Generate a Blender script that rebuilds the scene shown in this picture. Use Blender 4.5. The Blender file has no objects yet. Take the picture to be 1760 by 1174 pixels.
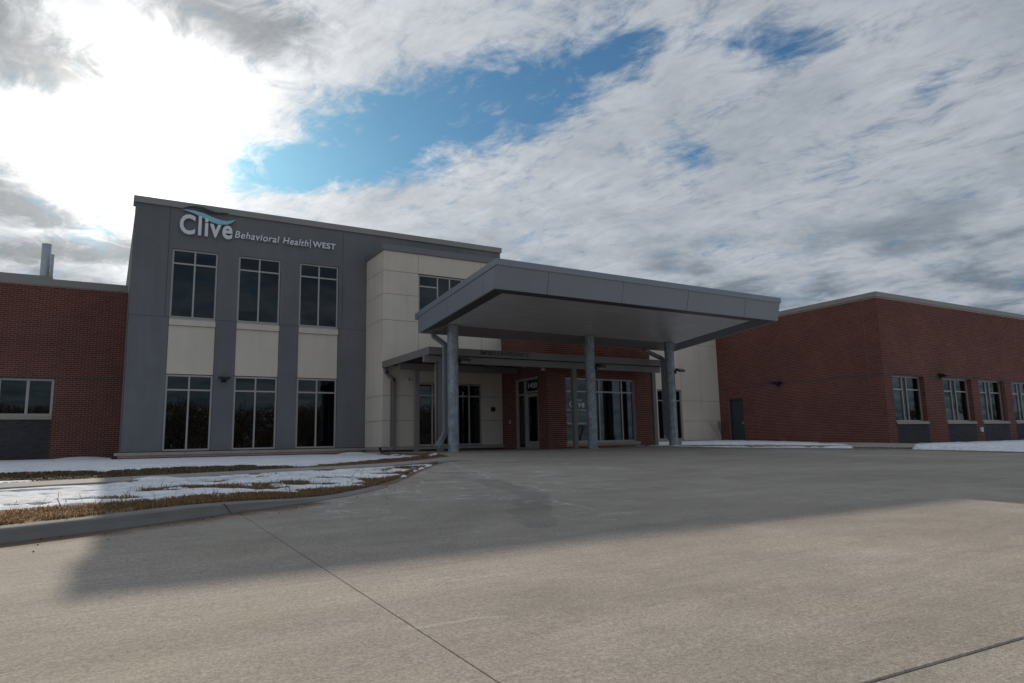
import bpy, bmesh, math, random
import numpy as np
from mathutils import Matrix, Vector

random.seed(7)
RNG = np.random.default_rng(11)
C = bpy.context.scene.collection
S = bpy.context.scene
EYE = 0.75            # the camera stands low on the drive; all heights below are relative to the eye, shifted once at the end

# ------------------------------------------------------------------ camera
YAW, PIT, ROL = math.radians(30.612), math.radians(8.441), math.radians(-1.143)
cam_d = bpy.data.cameras.new('camera')
cam = bpy.data.objects.new('camera', cam_d); C.objects.link(cam)
cam_d.sensor_width = 36.0; cam_d.lens = 36.0 * 1176.6 / 1760.0
cam_d.clip_start = 0.05; cam_d.clip_end = 3000
def _cam_matrix():
    c, s = math.cos(YAW), math.sin(YAW); cp, sp = math.cos(PIT), math.sin(PIT)
    right = Vector((c, -s, 0)); fw = Vector((s, c, 0))
    F = fw * cp + Vector((0, 0, sp)); U = -fw * sp + Vector((0, 0, cp))
    cr, sr = math.cos(ROL), math.sin(ROL)
    R = right * cr + U * sr; U2 = -right * sr + U * cr
    m = Matrix.Identity(4)
    for i in range(3):
        m[i][0] = R[i]; m[i][1] = U2[i]; m[i][2] = -F[i]
    m[2][3] = EYE
    return m
cam.matrix_world = _cam_matrix()
S.camera = cam

# ------------------------------------------------------------------ node helper
class NB:
    def __init__(self, tree):
        self.t = tree; self.n = tree.nodes; self.l = tree.links
    def put(self, sock, v):
        if v is None: return
        if isinstance(v, bpy.types.NodeSocket): self.l.new(v, sock)
        else:
            if hasattr(sock.default_value, '__len__') and not hasattr(v, '__len__'): v = (v, v, v)
            if hasattr(sock.default_value, '__len__') and len(sock.default_value) == 4 and len(v) == 3: v = (*v, 1)
            sock.default_value = v
    def m(self, op, a, b=None, c=None, clamp=False):
        n = self.n.new('ShaderNodeMath'); n.operation = op; n.use_clamp = clamp
        for i, v in enumerate((a, b, c)): self.put(n.inputs[i], v)
        return n.outputs[0]
    def add(self, a, b): return self.m('ADD', a, b)
    def sub(self, a, b): return self.m('SUBTRACT', a, b)
    def mul(self, a, b): return self.m('MULTIPLY', a, b)
    def sst(self, v, lo, hi, a=0.0, b=1.0):
        n = self.n.new('ShaderNodeMapRange'); n.interpolation_type = 'SMOOTHSTEP'
        self.put(n.inputs[0], v); n.inputs[1].default_value = lo; n.inputs[2].default_value = hi
        n.inputs[3].default_value = a; n.inputs[4].default_value = b
        return n.outputs[0]
    def mix(self, f, a, b, mode='MIX'):
        n = self.n.new('ShaderNodeMix'); n.data_type = 'RGBA'; n.blend_type = mode
        self.put(n.inputs[0], f); self.put(n.inputs[6], a); self.put(n.inputs[7], b)
        return n.outputs[2]
    def noise(self, vec, scale, detail=4, rough=.5, dist=0.0):
        n = self.n.new('ShaderNodeTexNoise'); self.put(n.inputs['Vector'], vec)
        n.inputs['Scale'].default_value = scale; n.inputs['Detail'].default_value = detail
        n.inputs['Roughness'].default_value = rough; n.inputs['Distortion'].default_value = dist
        return n.outputs[0]
    def noisec(self, vec, scale, detail=2):
        n = self.n.new('ShaderNodeTexNoise'); self.put(n.inputs['Vector'], vec)
        n.inputs['Scale'].default_value = scale; n.inputs['Detail'].default_value = detail
        return n.outputs[1]
    def voro(self, vec, scale, feature='F1', out=0):
        n = self.n.new('ShaderNodeTexVoronoi'); n.feature = feature
        self.put(n.inputs['Vector'], vec); n.inputs['Scale'].default_value = scale
        return n.outputs[out]
    def ramp(self, f, stops):
        n = self.n.new('ShaderNodeValToRGB'); self.put(n.inputs[0], f); cr = n.color_ramp
        while len(cr.elements) < len(stops): cr.elements.new(0.5)
        for e, (p, c) in zip(cr.elements, stops): e.position = p; e.color = (*c, 1) if len(c) == 3 else c
        return n.outputs[0]
    def comb(self, x, y, z=0.0):
        n = self.n.new('ShaderNodeCombineXYZ')
        for i, v in enumerate((x, y, z)): self.put(n.inputs[i], v)
        return n.outputs[0]
    def sep(self, v):
        n = self.n.new('ShaderNodeSeparateXYZ'); self.put(n.inputs[0], v); return n.outputs
    def vm(self, op, a, b=None, s=None):
        n = self.n.new('ShaderNodeVectorMath'); n.operation = op
        self.put(n.inputs[0], a)
        if b is not None: self.put(n.inputs[1], b)
        if s is not None: self.put(n.inputs['Scale'], s)
        return n.outputs[1] if op in ('DOT_PRODUCT', 'LENGTH', 'DISTANCE') else n.outputs[0]
    def pos(self): return self.n.new('ShaderNodeNewGeometry').outputs['Position']
    def segdist(self, x, y, a, b):
        bx, by = b[0] - a[0], b[1] - a[1]; L = bx * bx + by * by
        px = self.sub(x, a[0]); py = self.sub(y, a[1])
        t = self.m('ADD', self.mul(px, bx / L), self.mul(py, by / L), clamp=True)
        dx = self.sub(px, self.mul(t, bx)); dy = self.sub(py, self.mul(t, by))
        return self.m('SQRT', self.add(self.mul(dx, dx), self.mul(dy, dy)))
    def polydist(self, x, y, pts):
        d_ = None
        for a, b in zip(pts[:-1], pts[1:]):
            k = self.segdist(x, y, a, b); d_ = k if d_ is None else self.m('MINIMUM', d_, k)
        return d_
    def bump(self, h, strength=.3, dist=.01):
        n = self.n.new('ShaderNodeBump'); n.inputs['Strength'].default_value = strength
        n.inputs['Distance'].default_value = dist; self.put(n.inputs['Height'], h)
        return n.outputs[0]

# ------------------------------------------------------------------ sky, sun, exposure
SUN_EL, SUN_AZ = math.radians(23.1), math.radians(1.33)      # azimuth from +Y towards +X
w = bpy.data.worlds.new('World'); S.world = w; w.use_nodes = True
nb = NB(w.node_tree); w.node_tree.nodes.clear()
sky = nb.n.new('ShaderNodeTexSky'); sky.sky_type = 'NISHITA'; sky.sun_disc = False
sky.sun_elevation = SUN_EL; sky.sun_rotation = SUN_AZ
sky.air_density = 1.0; sky.dust_density = 0.6; sky.ozone_density = 2.5
d = nb.n.new('ShaderNodeTexCoord').outputs['Generated']
dx, dy, dz = nb.sep(d)
hz = nb.add(nb.m('MAXIMUM', dz, 0.0), 0.12)
px, py = nb.m('DIVIDE', dx, hz), nb.m('DIVIDE', dy, hz)       # a flat cloud deck seen in perspective
P = nb.comb(px, py, 0.0)
warp = nb.vm('SCALE', nb.vm('SUBTRACT', nb.noisec(P, 3.2, 4), (.5, .5, .5)), s=.16)
Pw = nb.vm('ADD', P, warp)
sunv = (math.sin(SUN_AZ) * math.cos(SUN_EL), math.cos(SUN_AZ) * math.cos(SUN_EL), math.sin(SUN_EL))
ang = nb.m('ARCCOSINE', nb.m('MINIMUM', nb.vm('DOT_PRODUCT', d, sunv), .99999))
wx, wy, _ = nb.sep(Pw)
# along / across the drift of the deck: streaks run along it
ca, sa = .28, -.96
al = nb.add(nb.mul(wx, ca), nb.mul(wy, sa)); ac = nb.add(nb.mul(wx, -sa), nb.mul(wy, ca))
st = nb.comb(nb.mul(al, .55), nb.mul(ac, 1.25), 0.0)
n1 = nb.noise(Pw, 3.4, 10, .62)
n2 = nb.noise(nb.vm('ADD', st, (5.3, 1.7, 0)), 12.0, 7, .62)       # ripples
n3 = nb.noise(nb.vm('ADD', Pw, (-3.1, 8.2, 0)), 2.6, 8, .58)
n4 = nb.noise(nb.vm('ADD', st, (2.6, -4.4, .7)), 38.0, 5, .65)
n5 = nb.noise(nb.vm('ADD', P, (7.6, 3.4, .2)), 7.0, 8, .68, 1.2)   # torn wisps
hole = nb.segdist(wx, wy, (.33, 1.86), (.62, 1.68))
hole2 = nb.add(nb.segdist(wx, wy, (.54, 1.58), (.80, 1.30)), -.025)
hole3 = nb.add(nb.segdist(wx, wy, (.80, 1.22), (.88, 1.04)), .075)
hole4 = nb.add(nb.segdist(wx, wy, (1.0, .93), (1.16, .84)), .115)
hole5 = nb.add(nb.segdist(wx, wy, (1.26, 1.25), (1.36, 1.27)), .125)
hole6 = nb.add(nb.segdist(wx, wy, (1.52, .72), (1.56, .74)), .15)
hd = nb.m('MINIMUM', nb.m('MINIMUM', hole, hole2), nb.m('MINIMUM', hole3, nb.m('MINIMUM', hole4, nb.m('MINIMUM', hole5, hole6))))
hb = nb.sst(hd, .02, .26, -.25, .31)
back = nb.sst(py, -.9, .5, -.12, 0.0)                            # clearer sky on the far side from the sun
dens = nb.add(nb.add(nb.add(nb.mul(nb.sub(n1, .5), .75), nb.mul(nb.sub(n2, .5), .55)), nb.add(nb.mul(nb.sub(n4, .5), .32), nb.mul(nb.sub(n5, .5), .76))), nb.add(hb, back))
cover = nb.sst(dens, -.22, .30)
cover = nb.m('MAXIMUM', cover, nb.sst(nb.add(ang, nb.mul(nb.sub(n5, .5), .16)), .155, .075))
cover = nb.m('MAXIMUM', cover, .05)
# cloud light: strong forward scattering round the sun, thick parts greyer, lumps shaded by their own relief
fwd = nb.m('POWER', 2.71828, nb.mul(nb.m('POWER', nb.m('DIVIDE', ang, .122), 2.0), -1.0))
fwd2 = nb.m('POWER', 2.71828, nb.mul(nb.m('DIVIDE', ang, .26), -1.0))
thick = nb.sst(nb.add(nb.add(nb.mul(n3, .80), nb.mul(n2, .22)), nb.mul(n4, .10)), .47, .70)
low = nb.sst(dz, .33, .20)
gp = nb.m('MINIMUM', nb.m('MINIMUM', nb.segdist(wx, wy, (-.30, 1.40), (-.16, 1.60)), nb.segdist(wx, wy, (.10, 1.26), (.22, 1.34))),
           nb.m('MINIMUM', nb.segdist(wx, wy, (-.34, 2.20), (-.22, 2.40)), nb.segdist(wx, wy, (-.30, 2.75), (.02, 2.62))))
gp = nb.sst(nb.add(gp, nb.mul(nb.sub(n5, .5), .32)), .20, .02)      # a few dense patches beside the bright gap
thick = nb.m('MINIMUM', nb.m('MAXIMUM', nb.mul(thick, nb.add(.34, nb.mul(low, .66))), nb.mul(gp, 1.0)), 1.0)
lum = nb.add(nb.add(3.80, nb.mul(fwd2, 6.4)), nb.mul(fwd, 10.0))
rel = nb.add(1.04, nb.add(nb.add(nb.mul(nb.sub(n2, .5), .62), nb.mul(nb.sub(n4, .5), .42)), nb.mul(nb.sub(n5, .5), .30)))
lum = nb.mul(nb.mul(lum, rel), nb.sub(1.13, nb.mul(thick, .62)))
ccol = nb.mix(thick, (.91, .985, 1.09), (.77, .95, 1.16))
ccol = nb.mix(nb.m('MINIMUM', nb.mul(fwd2, 1.5), 1.0), ccol, (1.0, 1.0, .99))
cloud = nb.vm('SCALE', ccol, s=lum)
blue = nb.vm('MULTIPLY', sky.outputs[0], (.29, .60, .74))
col = nb.mix(cover, blue, cloud)
bg = nb.n.new('ShaderNodeBackground'); nb.put(bg.inputs[0], col); bg.inputs[1].default_value = 0.1
wo = nb.n.new('ShaderNodeOutputWorld'); nb.l.new(bg.outputs[0], wo.inputs[0])
w.cycles.sampling_method = 'MANUAL'; w.cycles.sample_map_resolution = 1024

sun_d = bpy.data.lights.new('sun', 'SUN'); sun_d.energy = 4.3; sun_d.angle = math.radians(0.42)
sun_d.color = (1.0, .88, .72)
sun = bpy.data.objects.new('sun', sun_d); C.objects.link(sun)
sun.rotation_euler = Vector((-sunv[0], -sunv[1], -sunv[2])).to_track_quat('-Z', 'Y').to_euler()
sun.location = (0, 30, 30)

S.view_settings.view_transform = 'Standard'; S.view_settings.look = 'None'
S.view_settings.exposure = 0.0; S.view_settings.gamma = 1.0; S.view_settings.use_curve_mapping = False
S.render.engine = 'CYCLES'
S.cycles.max_bounces = 8; S.cycles.transparent_max_bounces = 16
S.cycles.use_denoising = True
S.cycles.sample_clamp_indirect = 6.0

# ------------------------------------------------------------------ materials
MAT = {}
def principled(name):
    m = bpy.data.materials.new(name); m.use_nodes = True
    b = NB(m.node_tree); p = m.node_tree.nodes['Principled BSDF']; MAT[name] = m
    return m, b, p
def plain(name, col, rough=.6, metal=0.0, var=.06, scale=3.0, fine=60.0, bump=.0, spec=.5):
    m, b, p = principled(name); P_ = b.pos()
    n = b.add(b.mul(b.noise(P_, scale, 5, .6), .65), b.mul(b.noise(P_, fine, 3, .6), .35))
    f = b.sst(n, .3, .7, 1 - var, 1 + var)
    b.put(p.inputs['Base Color'], b.vm('SCALE', col, s=f))
    p.inputs['Metallic'].default_value = metal; p.inputs['Specular IOR Level'].default_value = spec
    b.put(p.inputs['Roughness'], b.add(b.mul(n, .16), rough - .08))
    if bump: b.put(p.inputs['Normal'], b.bump(b.noise(P_, fine * 2, 4, .7), bump, .004))
    return m
def brick_mat(name, stops, rough=.85):
    m, b, p = principled(name); P_ = b.pos()
    r = b.m('FRACT', b.add(b.n.new('ShaderNodeNewGeometry').outputs['Random Per Island'],
                           b.n.new('ShaderNodeObjectInfo').outputs['Random']))
    c = b.ramp(r, stops)
    n = b.noise(P_, 45, 5, .65); big = b.noise(P_, .6, 4, .55)
    f = b.mul(b.sst(n, .25, .75, .80, 1.18), b.sst(big, .3, .7, .90, 1.10))
    b.put(p.inputs['Base Color'], b.vm('SCALE', c, s=f)); p.inputs['Roughness'].default_value = rough
    p.inputs['Specular IOR Level'].default_value = .25
    b.put(p.inputs['Normal'], b.bump(n, .5, .004))
    return m
brick_mat('red_brick', [(0, (.136, .049, .040)), (.3, (.162, .059, .047)), (.65, (.190, .071, .055)), (.9, (.152, .054, .044)), (1, (.116, .046, .040))])
brick_mat('dark_brick', [(0, (.060, .054, .060)), (.5, (.078, .068, .074)), (1, (.050, .046, .054))])
plain('mortar', (.50, .365, .315), .9, var=.12, scale=1.2, fine=120, bump=.4)
plain('dark_mortar', (.075, .068, .072), .9, var=.12, fine=120, bump=.4)
def stucco(name, col, var):
    m, b, p = principled(name); P_ = b.pos(); x, y, z = b.sep(P_)
    big = b.noise(P_, .55, 5, .6)
    streak = b.noise(b.comb(b.mul(b.add(x, y), 5.0), 0, b.mul(z, .35)), 1.0, 5, .6)
    fine = b.noise(P_, 170, 3, .7)
    f = b.mul(b.mul(b.sst(big, .3, .7, 1 - var, 1 + var), b.sst(streak, .3, .75, 1.03, 1 - var * .7)), b.sst(fine, .3, .7, .95, 1.05))
    b.put(p.inputs['Base Color'], b.vm('SCALE', col, s=f)); p.inputs['Roughness'].default_value = .88
    p.inputs['Specular IOR Level'].default_value = .3
    b.put(p.inputs['Normal'], b.bump(b.noise(P_, 110, 4, .75), .45, .006))
stucco('grey_stucco', (.180, .183, .193), .10)
stucco('beige_stucco', (.68, .605, .515), .05)
plain('joint_dark', (.10, .10, .10), .9)
plain('coping_metal', (.30, .285, .265), .5, .15, var=.05, scale=1.0)
plain('cap_metal', (.19, .19, .20), .5, .15, var=.05, scale=1.0)
plain('fascia_metal', (.262, .280, .312), .42, .25, var=.05, scale=.8)
plain('trim_metal', (.060, .066, .074), .45, .2, var=.05)  # on the soffit return its darkness puts shade into the colour
plain('canopy_paint', (.205, .185, .175), .5, .0, var=.07, scale=1.5)
plain('deck_dark', (.075, .070, .068), .6, var=.1)
plain('frame_alu', (.43, .405, .385), .42, .35, var=.04)
plain('sill_stone', (.37, .335, .285), .85, var=.10, scale=4, bump=.3)
plain('black_plastic', (.012, .012, .013), .4, var=.1)
plain('door_paint', (.040, .050, .058), .5, var=.06)
plain('white_acrylic', (.80, .81, .84), .35, var=.02)
plain('blue_acrylic', (.30, .60, .76), .35, var=.02)
plain('olive_acrylic', (.055, .056, .045), .4, var=.03)
plain('letter_metal', (.145, .138, .134), .45, .3, var=.04)
plain('interior', (.20, .195, .19), .9, var=.05)
plain('interior_dark', (.10, .10, .10), .9, var=.05)
plain('roof_membrane', (.45, .45, .45), .9, var=.08)
plain('plaque', (.03, .03, .032), .4, var=.05)
plain('white_plastic', (.62, .62, .62), .5, var=.03)
plain('red_plastic', (.20, .03, .03), .6, var=.1)
plain('bark', (.060, .050, .043), .9, var=.25, scale=8)
plain('twig', (.070, .056, .046), .9, var=.2, scale=12)
plain('soil', (.175, .118, .070), .95, var=.3, scale=5, fine=90, bump=.6)
plain('field', (.22, .19, .14), .95, var=.4, scale=.05, fine=2)
plain('flue_steel', (.42, .45, .48), .35, .8, var=.1)
def soffit():
    m, b, p = principled('soffit_metal'); P_ = b.pos(); x, y, z = b.sep(P_)
    n = b.noise(b.comb(b.mul(x, .8), b.mul(y, 9), 0), 1.0, 4, .6)
    b.put(p.inputs['Base Color'], b.vm('SCALE', (.56, .55, .56), s=b.sst(n, .3, .7, .9, 1.1)))
    p.inputs['Metallic'].default_value = .25
    b.put(p.inputs['Roughness'], b.sst(b.noise(P_, 1.3, 4, .6), .3, .7, .28, .42))
    b.put(p.inputs['Normal'], b.bump(b.noise(b.comb(b.mul(x, .25), b.mul(y, 5), 0), 1.0, 2, .5), .05, .02))
soffit()
def galvanized():
    m, b, p = principled('galvanized'); P_ = b.pos()
    v = b.voro(b.vm('MULTIPLY', P_, (1, 1, .55)), 34, 'F1', 1)
    vs = b.sep(v)[0]; n = b.noise(P_, 5, 6, .7)
    x, y, z = b.sep(P_); drip = b.noise(b.comb(b.mul(x, 30), b.mul(y, 30), b.mul(z, 1.1)), 1, 4, .6)
    f = b.mul(b.mul(b.sst(vs, 0, 1, .82, 1.16), b.sst(n, .3, .72, .72, 1.2)), b.sst(drip, .35, .7, .85, 1.1))
    b.put(p.inputs['Base Color'], b.vm('SCALE', (.31, .345, .375), s=f)); p.inputs['Metallic'].default_value = .35
    b.put(p.inputs['Roughness'], b.sst(vs, 0, 1, .42, .6))
galvanized()
def glass(name, tint, refl_min=.055):
    m = bpy.data.materials.new(name); m.use_nodes = True; MAT[name] = m
    b = NB(m.node_tree); b.n.clear()
    tr = b.n.new('ShaderNodeBsdfTransparent'); tr.inputs[0].default_value = (*tint, 1)
    gl = b.n.new('ShaderNodeBsdfGlossy'); gl.inputs['Roughness'].default_value = .012
    gl.inputs[0].default_value = (.93, .98, 1.0, 1)
    bn = b.bump(b.noise(b.pos(), .9, 2, .5), .05, .02); b.put(gl.inputs['Normal'], bn)
    fr = b.n.new('ShaderNodeFresnel'); fr.inputs[0].default_value = 1.62
    mx = b.n.new('ShaderNodeMixShader'); b.put(mx.inputs[0], b.m('MINIMUM', b.mul(fr.outputs[0], .80), 1.0))
    b.l.new(tr.outputs[0], mx.inputs[1]); b.l.new(gl.outputs[0], mx.inputs[2])
    o = b.n.new('ShaderNodeOutputMaterial'); b.l.new(mx.outputs[0], o.inputs[0])
glass('glass', (.30, .33, .35))
def emit(name, col, s):
    m = bpy.data.materials.new(name); m.use_nodes = True; MAT[name] = m
    b = NB(m.node_tree); b.n.clear(); e = b.n.new('ShaderNodeEmission'); e.inputs[0].default_value = (*col, 1); e.inputs[1].default_value = s
    o = b.n.new('ShaderNodeOutputMaterial'); b.l.new(e.outputs[0], o.inputs[0])
emit('lamp_glow', (1.0, .86, .66), 2.6)
def concrete(name, base, kind):
    m, b, p = principled(name); P_ = b.pos(); x, y, z = b.sep(P_)
    r = b.add(y, b.mul(x, -.07))
    broom = b.noise(b.comb(b.mul(x, 1.6), b.mul(r, 26), 0), 1.0, 6, .68)
    streak = b.noise(b.comb(b.mul(x, .42), b.mul(r, 2.6), 3.0), 1.0, 7, .66, .4)
    blot = b.noise(P_, .30, 6, .62, .6); mid = b.noise(P_, 2.6, 6, .65)
    fine = b.noise(P_, 75, 4, .75); grit = b.noise(P_, 190, 2, .8)
    f = b.mul(b.mul(b.sst(blot, .3, .72, .88, 1.11), b.sst(streak, .28, .74, .93, 1.07)), b.mul(b.sst(mid, .3, .7, .93, 1.07), b.sst(broom, .25, .78, .93, 1.07)))
    f = b.mul(f, b.mul(b.sst(fine, .28, .72, .74, 1.26), b.sst(grit, .28, .72, .80, 1.20)))
    g2 = b.noise(b.vm('ADD', P_, (4.4, 1.2, 0)), 34, 3, .7); f = b.mul(f, b.sst(g2, .30, .70, .935, 1.065))
    col = b.vm('SCALE', base, s=f)
    col = b.mix(b.sst(b.noise(b.vm('ADD', P_, (9, 4, 2)), .55, 5, .6), .48, .72, 0, .35), col, b.vm('MULTIPLY', col, (1.06, .98, .88)))
    rough = b.sst(mid, .3, .7, .88, .98)
    if kind == 'drive':
        # pits of bare aggregate
        pit = b.mul(b.sst(b.voro(P_, 85), .16, .05), b.sst(b.noise(P_, .9, 4, .6), .44, .64))
        col = b.mix(b.mul(pit, .8), col, (.085, .08, .075))
        # de-icing salt left in thin wandering lines
        sn = b.noise(b.vm('ADD', b.vm('MULTIPLY', P_, (.8, 1.2, 1)), (3.3, .4, 0)), .85, 6, .62, .8)
        ln = b.sst(b.m('ABSOLUTE', b.sub(sn, .5)), .010, .002)
        reg = b.mul(b.sst(b.segdist(x, y, (3.2, 7.0), (6.5, 11.0)), 3.4, .6), b.sst(mid, .44, .58))
        reg = b.m('MAXIMUM', reg, b.sst(b.noise(P_, .33, 3, .5), .60, .72, 0, .55))
        haze = b.mul(b.mul(b.sst(sn, .47, .56), b.sst(b.segdist(x, y, (2.6, 7.6), (5.0, 9.6)), 2.2, .2)), b.sst(mid, .42, .62, .0, .28))
        col = b.mix(b.mul(ln, b.mul(reg, .62)), col, (.62, .62, .62))
        col = b.mix(haze, col, (.52, .52, .52))
        # dried tide lines of salt and the damp run-off beside them
        wv = b.vm('SCALE', b.vm('SUBTRACT', b.noisec(P_, 2.2, 5), (.5, .5, .5)), s=.34)
        lx, ly, _ = b.sep(b.vm('ADD', P_, wv))
        l1 = b.polydist(lx, ly, [(6.1, 13.0), (5.3, 10.6), (5.05, 9.5), (4.64, 8.55), (4.62, 7.98), (4.49, 7.19), (4.39, 6.77)])
        l2 = b.polydist(lx, ly, [(3.53, 6.31), (3.9, 6.05), (3.83, 5.4), (3.79, 4.95)])
        l3 = b.polydist(lx, ly, [(4.12, 8.9), (3.83, 9.0), (3.26, 7.79), (3.04, 7.08)])
        l4 = b.polydist(lx, ly, [(1.06, 2.53), (1.20, 2.50), (1.36, 2.46)])
        wid = b.sst(b.noise(P_, 3.1, 4, .6), .36, .66, .004, .045)
        tide = b.m('MINIMUM', b.m('MINIMUM', l1, l2), b.m('MINIMUM', l3, b.add(l4, .012)))
        tl = b.m('SUBTRACT', 1.0, b.m('DIVIDE', tide, wid), clamp=True)
        col = b.mix(b.mul(tl, .42), col, (.62, .62, .63))
        wd = b.m('MINIMUM', b.polydist(lx, ly, [(4.50, 8.36), (4.22, 7.36), (4.02, 6.5), (3.84, 6.1)]), b.add(b.polydist(lx, ly, [(3.70, 5.9), (3.42, 5.4), (3.12, 5.1), (2.9, 4.5)]), .02))
        wd = b.m('MINIMUM', wd, b.polydist(lx, ly, [(4.56, 10.2), (4.75, 9.9), (4.63, 9.3), (4.40, 9.15)]))
        wet = b.sst(wd, .21, .15)
        ty2 = b.mul(b.sst(b.polydist(lx, ly, [(4.44, 8.68), (3.55, 6.51), (3.01, 5.63), (2.32, 4.72)]), .34, .05), b.sst(mid, .35, .6, .1, .6))
        wet = b.m('MAXIMUM', wet, ty2)
        col = b.mix(b.mul(wet, .46), col, b.vm('MULTIPLY', col, (.58, .58, .60)))
        rough = b.add(rough, b.mul(wet, -.2))
        # silt washed along the kerb foot
        sd = b.m('MINIMUM', b.segdist(x, y, (-6.0, 3.42), (-.5, 5.60)), b.segdist(x, y, (-.5, 5.60), (1.7, 6.88)))
        silt = b.mul(b.sst(b.add(sd, b.mul(b.sub(mid, .5), .5)), .34, .05), .85)
        col = b.mix(silt, col, (.13, .085, .056))
        # tyre darkening running through the porch lane
        ty = b.mul(b.sst(b.noise(b.comb(b.mul(x, .22), b.mul(r, 1.3), 7), 1, 5, .6), .52, .70), .22)
        col = b.mix(ty, col, b.vm('MULTIPLY', col, (.62, .62, .63)))
        spk = b.mul(b.sst(b.voro(b.vm('ADD', P_, (.3, .7, 0)), 26), .045, .02), 1.0)  # pale crystal specks, their glint put into the colour
        col = b.mix(spk, col, (.80, .80, .78))
    else:
        f = b.mul(b.mul(b.sst(blot, .3, .72, .9, 1.1), b.sst(mid, .3, .7, .93, 1.07)), b.sst(fine, .25, .75, .93, 1.07)); col = b.vm('SCALE', base, s=f)
        st = b.noise(b.vm('MULTIPLY', P_, (1.2, 1.2, 5)), 1.4, 6, .65)
        col = b.mix(b.sst(st, .5, .72, 0, .5), col, (.17, .145, .12))
    b.put(p.inputs['Base Color'], col); b.put(p.inputs['Roughness'], rough); p.inputs['Specular IOR Level'].default_value = .06
    h = b.add(b.mul(fine, .5), b.add(b.mul(broom, .5), b.mul(grit, .3)))
    b.put(p.inputs['Normal'], b.bump(h, .55, .006))
concrete('drive_concrete', (.338, .308, .273), 'drive')
concrete('kerb_concrete', (.235, .23, .222), 'kerb')
concrete('walk_concrete', (.33, .325, .31), 'kerb')
def grass():
    m, b, p = principled('dry_grass'); P_ = b.pos()
    r = b.n.new('ShaderNodeNewGeometry').outputs['Random Per Island']
    c = b.ramp(b.add(b.mul(r, .7), b.mul(b.noise(P_, 1.1, 4, .6), .3)),
               [(0, (.11, .076, .042)), (.3, (.21, .132, .070)), (.6, (.31, .195, .104)), (.85, (.40, .285, .172)), (1, (.50, .40, .28))])
    b.put(p.inputs['Base Color'], c); p.inputs['Roughness'].default_value = .8
    p.inputs['Specular IOR Level'].default_value = .2
    tl = b.n.new('ShaderNodeBsdfTranslucent'); b.put(tl.inputs[0], c)
    mx = b.n.new('ShaderNodeMixShader'); mx.inputs[0].default_value = .35
    b.l.new(p.outputs[0], mx.inputs[1]); b.l.new(tl.outputs[0], mx.inputs[2])
    b.l.new(mx.outputs[0], b.n['Material Output'].inputs[0])
    m2, b, p = principled('olive_grass'); P_ = b.pos()
    r = b.n.new('ShaderNodeNewGeometry').outputs['Random Per Island']
    c = b.ramp(r, [(0, (.065, .050, .026)), (.5, (.135, .100, .050)), (1, (.21, .155, .082))])
    b.put(p.inputs['Base Color'], c); p.inputs['Roughness'].default_value = .85
grass()
def snow():
    m, b, p = principled('snow'); P_ = b.pos()
    n = b.noise(P_, 14, 6, .65); g = b.noise(P_, 70, 4, .7)
    c = b.mix(b.sst(b.noise(P_, 40, 4, .7), .62, .74, 0, .25), (.86, .885, .935), (.42, .36, .29))
    c = b.vm('SCALE', c, s=b.mul(b.sst(b.noise(P_, 9, 6, .7), .38, .62, .80, 1.04), b.sst(b.noise(P_, 1.6, 5, .6), .35, .65, .9, 1.04)))
    b.put(p.inputs['Base Color'], c); p.inputs['Roughness'].default_value = .95
    p.inputs['Specular IOR Level'].default_value = .02
    b.put(p.inputs['Normal'], b.bump(b.add(n, b.mul(g, .4)), .6, .035))
snow()

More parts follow.
